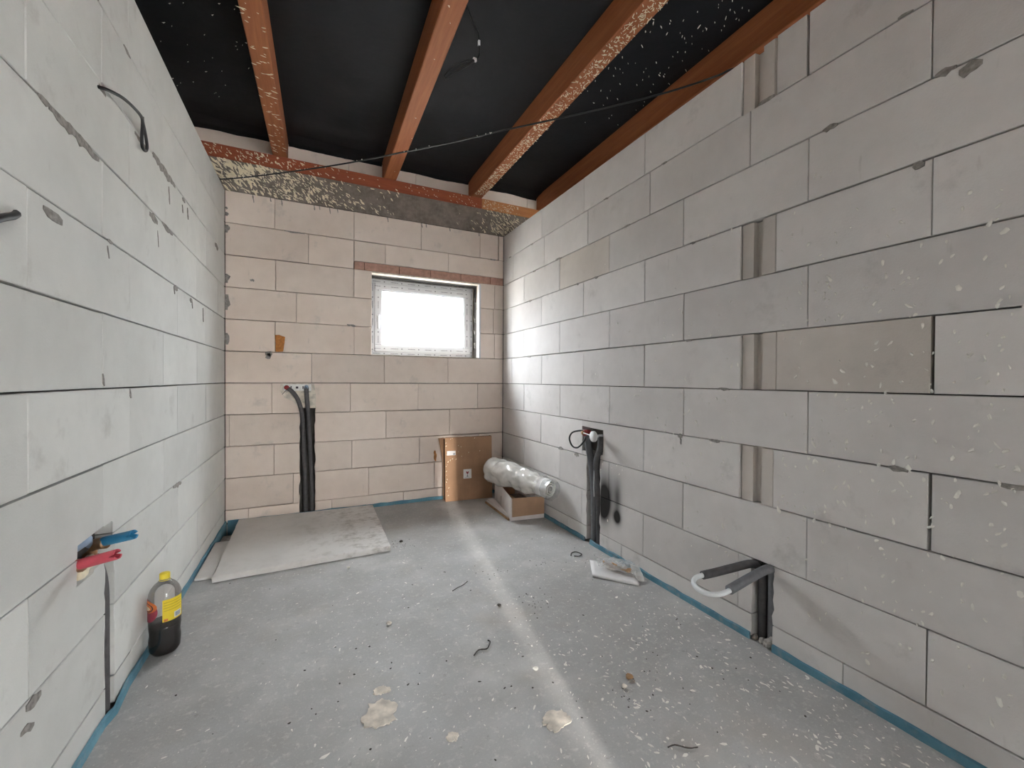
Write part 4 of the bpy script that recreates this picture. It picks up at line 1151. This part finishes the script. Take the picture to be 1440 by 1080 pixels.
for i, (dx, w, z, mt) in enumerate(((0.0, 0.085, 0.002, 'brown_scrap'), (0.008, 0.075, 0.019, 'carton_white'), (0.014, 0.068, 0.031, 'carton_white'))):
    bm = bmesh.new()
    pts = [(1.447+dx, 3.07+0.03*i), (1.458+dx, 3.60-0.01*i), (1.458+dx+w+0.01-dx*0.5, 3.605-0.01*i), (1.459+dx*0.4, 3.075+0.03*i)]
    a = [bm.verts.new((*p, z)) for p in pts]; b = [bm.verts.new((*p, z+0.011+(0.004 if i == 0 else 0))) for p in pts]
    for k in range(4): bm.faces.new((a[k], a[(k+1) % 4], b[(k+1) % 4], b[k]))
    bm.faces.new(a); bm.faces.new(b)
    o = new_obj('flat_sheet', to_mesh(bm, 'flat_sheet'), mt)
    tag(o, ['brown sheet at the floor beside the open carton, lowest of its stack', 'white cardboard sheet in the middle of the stack beside the open carton', 'white cardboard sheet on top of the stack beside the open carton'][i], 'sheet', 'flat sheets beside the open carton')

rl = empty('wrapped_roll', (1.60, 3.1, 0.21)); tag(rl, 'white foam roll in crumpled plastic film resting on the open carton', 'roll')
rli = lambda o: (setattr(o, 'matrix_parent_inverse', Matrix.Translation((-1.60, -3.1, -0.21))), o)[1]
E0, E1 = Vector((1.678, 2.790, 0.298)), Vector((1.515, 3.46, 0.332))
ax = (E1-E0).normalized(); L = (E1-E0).length
S = ax.cross(Vector((0, 0, 1))).normalized(); U = S.cross(ax)
bm = bmesh.new(); n = 110; turns = 3.1
def spir(t): return 0.019+0.050*t
inner = []; 
for side in (0, 1):
    pos = E0 if side == 0 else E1-ax*0.03
    ra = []; rb = []
    for i in range(n+1):
        t = i/n; th = 2*math.pi*turns*t+2.2; r = spir(t)
        off = ax*(0.010*t if side == 0 else 0)
        for lst, rr in ((ra, r), (rb, r-0.008)):
            lst.append(bm.verts.new(pos+off+(S*math.cos(th)+U*math.sin(th))*rr))
    inner.append((ra, rb))
(a0, b0), (a1, b1_) = inner
for i in range(n):
    bm.faces.new((a0[i], a0[i+1], a1[i+1], a1[i])); bm.faces.new((b0[i], b1_[i], b1_[i+1], b0[i+1]))
    bm.faces.new((a0[i], b0[i], b0[i+1], a0[i+1])); bm.faces.new((a1[i], a1[i+1], b1_[i+1], b1_[i]))
rli(new_obj('foam_roll', to_mesh(bm, 'foam_roll', False), 'white_roll', rl))
# wrapper sleeves
def sleeve(name, t0, t1, rfun, mat, seg=40, nz=26):
    bm = bmesh.new(); rows = []
    for i in range(nz+1):
        t = t0+(t1-t0)*i/nz; c = E0+ax*(L*t)
        row = []
        for k in range(seg):
            th = 2*math.pi*k/seg; r = rfun(t, th)
            row.append(bm.verts.new(c+(S*math.cos(th)+U*math.sin(th))*r))
        rows.append(row)
    for a, b in zip(rows[:-1], rows[1:]):
        for k in range(seg): bm.faces.new((a[k], a[(k+1) % seg], b[(k+1) % seg], b[k]))
    return bm, rows
def r1(t, th):
    b = 0.078+0.020*noise.noise(Vector((math.cos(th)*1.6, math.sin(th)*1.6, t*7)))+0.004*noise.noise(Vector((math.cos(th)*4, math.sin(th)*4, t*15)))
    b += 0.045*max(0, t-0.2)*(1 if math.cos(th) < 0.3 else 0.25)
    b += 0.020*abs(noise.noise(Vector((math.cos(th)*1.5+t*4, math.sin(th)*1.5, t*5+4))))
    return max(0.066, b)
bm, rows = sleeve('film', 0.13, 1.06, r1, None, 64, 44)
bm.faces.new(rows[-1])
rli(new_obj('plastic_wrap', to_mesh(bm, 'plastic_wrap', True), 'plastic_film', rl))
bm, rows = sleeve('film', 0.03, 0.19, lambda t, th: 0.0735+0.003*noise.noise(Vector((math.cos(th)*2, math.sin(th)*2, t*9))), None, 40, 6)
rli(new_obj('paper_band', to_mesh(bm, 'paper_band', True), 'paper_white', rl))
bm, rows = sleeve('film', -0.035, 0.07, lambda t, th: 0.079+0.006*noise.noise(Vector((math.cos(th)*2, math.sin(th)*2, t*9))), None, 40, 6)
rli(new_obj('film_end', to_mesh(bm, 'film_end', True), 'clear_film', rl))

# ------------------------------------------------------------------ flat packet with plastic on the floor by the right wall
pg = empty('paper_packet', (1.60, 1.95, 0)); tag(pg, 'flattened white paper packet in torn clear plastic on the floor by the blue strip', 'packet')
pgi = lambda o: (setattr(o, 'matrix_parent_inverse', Matrix.Translation((-1.60, -1.95, 0))), o)[1]
Q = [Vector((1.478, 1.985, 0)), Vector((1.652, 1.785, 0)), Vector((1.742, 1.93, 0)), Vector((1.580, 2.150, 0))]
bm = bmesh.new(); nn = 10; T = {}; Bt = {}
for i in range(nn+1):
    for k in range(nn+1):
        u, v = i/nn, k/nn
        P = (Q[0].lerp(Q[1], u)).lerp(Q[3].lerp(Q[2], u), v)
        zt = 0.016+0.006*noise.noise(P*14)+0.012*v*(u*0.8+0.2)
        T[i, k] = bm.verts.new((P.x, P.y, zt)); Bt[i, k] = bm.verts.new((P.x+0.004*(1-2*u), P.y, 0.002+0.010*v*u))
for i in range(nn):
    for k in range(nn):
        bm.faces.new((T[i, k], T[i+1, k], T[i+1, k+1], T[i, k+1])); bm.faces.new((Bt[i, k], Bt[i, k+1], Bt[i+1, k+1], Bt[i+1, k]))
for i in range(nn):
    bm.faces.new((T[i, 0], Bt[i, 0], Bt[i+1, 0], T[i+1, 0])); bm.faces.new((T[i, nn], T[i+1, nn], Bt[i+1, nn], Bt[i, nn]))
    bm.faces.new((T[0, i], T[0, i+1], Bt[0, i+1], Bt[0, i])); bm.faces.new((T[nn, i], Bt[nn, i], Bt[nn, i+1], T[nn, i+1]))
pgi(new_obj('paper_sheet', to_mesh(bm, 'paper_sheet', True), 'paper_white', pg))
def crumple(name, quad, z0, amp, mat, nn=22, seed=0, sc=16):
    bm = bmesh.new(); T = {}
    for i in range(nn+1):
        for k in range(nn+1):
            u, v = i/nn, k/nn
            P = (Vector(quad[0]).lerp(Vector(quad[1]), u)).lerp(Vector(quad[3]).lerp(Vector(quad[2]), u), v)
            w = noise.noise(P*sc+Vector((seed, 0, 0)))+0.6*abs(noise.noise(P*sc*2.3+Vector((0, seed, 0))))
            e = 0.010*noise.noise(P*25+Vector((0, 0, seed)))
            T[i, k] = bm.verts.new((P.x+e, P.y+e, max(0.004, P.z+z0+amp*w)))
    for i in range(nn):
        for k in range(nn): bm.faces.new((T[i, k], T[i+1, k], T[i+1, k+1], T[i, k+1]))
    return pgi(new_obj(name, to_mesh(bm, name, False), mat, pg))
crumple('brown_wrapper', [(1.575, 1.985, 0.026), (1.655, 1.865, 0.030), (1.700, 1.905, 0.036), (1.605, 2.055, 0.034)], 0.006, 0.012, 'brown_scrap', seed=3)
crumple('torn_film', [(1.545, 2.00, 0.028), (1.668, 1.825, 0.028), (1.752, 1.950, 0.050), (1.625, 2.170, 0.030)], 0.010, 0.020, 'clear_film', seed=8)
crumple('film_corner', [(1.665, 1.815, 0.006), (1.705, 1.800, 0.006), (1.755, 1.905, 0.05), (1.70, 1.92, 0.06)], 0.004, 0.010, 'plastic_film', 12, 5)

# ------------------------------------------------------------------ soda bottle
bt = empty('soda_bottle', (-0.553, 2.205, 0.0)); tag(bt, 'half full plastic bottle of dark soda with yellow cap by the left wall', 'bottle')
rb_ = 0.054
prof = [(0, 0.006), (0.030, 0.001), (0.046, 0.004), (0.053, 0.018), (0.0545, 0.06), (0.0515, 0.085), (0.0545, 0.11), (0.055, 0.135), (0.0555, 0.15), (0.0555, 0.235), (0.054, 0.25), (0.048, 0.268), (0.036, 0.285), (0.022, 0.298), (0.0155, 0.306), (0.0145, 0.318)]
wob = lambda a, z: 1-0.05*max(0, 1-z/0.03)*(0.5+0.5*math.cos(5*a))
lathe('bottle_body', prof, 'bottle_pet', bt, 40, wob)
soda = [(0, 0.008), (0.029, 0.003), (0.0445, 0.006), (0.0515, 0.018), (0.053, 0.06), (0.050, 0.085), (0.053, 0.11), (0.0535, 0.128), (0, 0.1285)]
sd_ = lathe('soda', soda, 'soda_dark', bt, 40, wob); tag(sd_, 'dark brown soda filling the lower half')
lathe('cap', [(0.0175, 0.307), (0.0180, 0.308), (0.0180, 0.328), (0.0165, 0.330), (0, 0.330)], 'yellow_cap', bt, 24)
lathe('neck_ring', [(0.0185, 0.301), (0.0195, 0.3025), (0.0185, 0.304)], 'yellow_cap', bt, 24)
def wrap_patch(name, a0, a1, z0, z1, mat, parent, r=0.0562, shape=None, n=16, m=10):
    """curved label on the bottle; shape(u,v) in 0..1 limits the outline"""
    bm = bmesh.new(); V = {}
    for i in range(n+1):
        for k in range(m+1):
            u, v = i/n, k/m
            if shape == 'oval':
                x, y = 2*u-1, 2*v-1
                x, y = x*math.sqrt(1-y*y/2), y*math.sqrt(1-x*x/2)
                u, v = (x+1)/2, (y+1)/2
            a = a0+(a1-a0)*u; z = z0+(z1-z0)*v
            V[i, k] = bm.verts.new((r*math.cos(a), r*math.sin(a), z))
    for i in range(n):
        for k in range(m): bm.faces.new((V[i, k], V[i+1, k], V[i+1, k+1], V[i, k+1]))
    return new_obj(name, to_mesh(bm, name, True), mat, parent)
D = math.radians
# angles: camera is seen from the bottle at about -76 degrees
fl = wrap_patch('front_label', D(-205), D(-100), 0.146, 0.238, 'crimson_label', bt, 0.0562, 'oval'); tag(fl, 'red and orange oval front label')
wrap_patch('label_print', D(-200), D(-102), 0.186, 0.236, 'orange_label', fl, 0.0566, 'oval')
wrap_patch('label_print', D(-188), D(-116), 0.190, 0.226, 'print_black', fl, 0.0570, 'oval')
wrap_patch('label_print', D(-184), D(-121), 0.193, 0.223, 'orange_label', fl, 0.0574, 'oval')
wrap_patch('label_print', D(-178), D(-130), 0.196, 0.214, 'foam_cream', fl, 0.0578, 'oval')
bl = wrap_patch('back_label', D(-84), D(-2), 0.146, 0.236, 'yellow_label', bt, 0.0562); tag(bl, 'yellow back label with text and barcode')
for k in range(4): wrap_patch('text_line', D(-80), D(-10), 0.190+0.011*k, 0.1925+0.011*k, 'gold_print', bl, 0.0566)
wrap_patch('barcode', D(-44), D(-12), 0.152, 0.176, 'paper_white', bl, 0.0566); wrap_patch('barcode', D(-40), D(-16), 0.155, 0.173, 'barcode_grey', bl, 0.0570)
wrap_patch('label_print', D(-80), D(-66), 0.148, 0.158, 'orange_label', bl, 0.0566)

# ------------------------------------------------------------------ small debris on the screed
def twig(pts, r, mat, label, cat='debris', name='twig'):
    return tag(tube(name, pts, r, mat, None, 6, 5, True, 0.2), label, cat)
twig([(0.690, 2.165, 0.006), (0.725, 2.19, 0.004), (0.76, 2.20, 0.007), (0.80, 2.235, 0.005)], 0.0022, 'debris_dark', 'dark bent twig lying left of the bright floor streak')
twig([(0.610, 1.62, 0.005), (0.640, 1.645, 0.004), (0.672, 1.635, 0.006), (0.690, 1.65, 0.008), (0.705, 1.675, 0.006), (0.700, 1.69, 0.005)], 0.0026, 'debris_dark', 'curled brown shaving on the floor beside the bright streak')
twig([(1.545, 2.27, 0.004), (1.575, 2.25, 0.006), (1.605, 2.275, 0.005), (1.59, 2.32, 0.005), (1.555, 2.315, 0.004), (1.53, 2.285, 0.004)], 0.003, 'debris_dark', 'small dark ring of wire lying below the first pipe chase', 'wire', 'wire_ring')
twig([(1.005, 0.955, 0.004), (1.03, 0.95, 0.006), (1.06, 0.925, 0.005), (1.09, 0.915, 0.004)], 0.002, 'debris_dark', 'thin dark wire scrap at the lower edge of the picture', 'wire', 'wire_scrap')
def lump(x, y, s, mat, label, flat=0.6):
    bm = bmesh.new(); bmesh.ops.create_icosphere(bm, subdivisions=2, radius=s)
    for v in bm.verts:
        v.co *= 1+0.5*noise.noise(v.co*(0.9/s)+Vector((x*7, y*7, 0))); v.co.z *= flat
    lo = min(v.co.z for v in bm.verts)
    for v in bm.verts: v.co.z -= lo
    o = new_obj('plaster_crumb', to_mesh(bm, 'plaster_crumb'), mat, None, (x, y, 0.0005)); tag(o, label, 'debris')
lump(1.105, 1.245, 0.013, 'brown_scrap', 'brown crumb on the screed in front of the looped pipe')
lump(1.055, 1.215, 0.010, 'plaster_light', 'cream plaster crumb beside the brown crumb on the screed')
lump(0.205, 2.70, 0.010, 'foam_white', 'white crumb on the floor just in front of the large board')
lump(0.86, 1.93, 0.010, 'debris_dark', 'dark crumb on the bright floor streak')
lump(0.80, 1.44, 0.011, 'foam_white', 'white crumb on the bright floor streak near the plaster patch')
lump(0.57, 2.98, 0.012, 'debris_dark', 'dark crumb beside the right corner of the large board')
lump(0.33, 2.0, 0.011, 'plaster_light', 'pale crumb in the middle of the floor left of the twig')
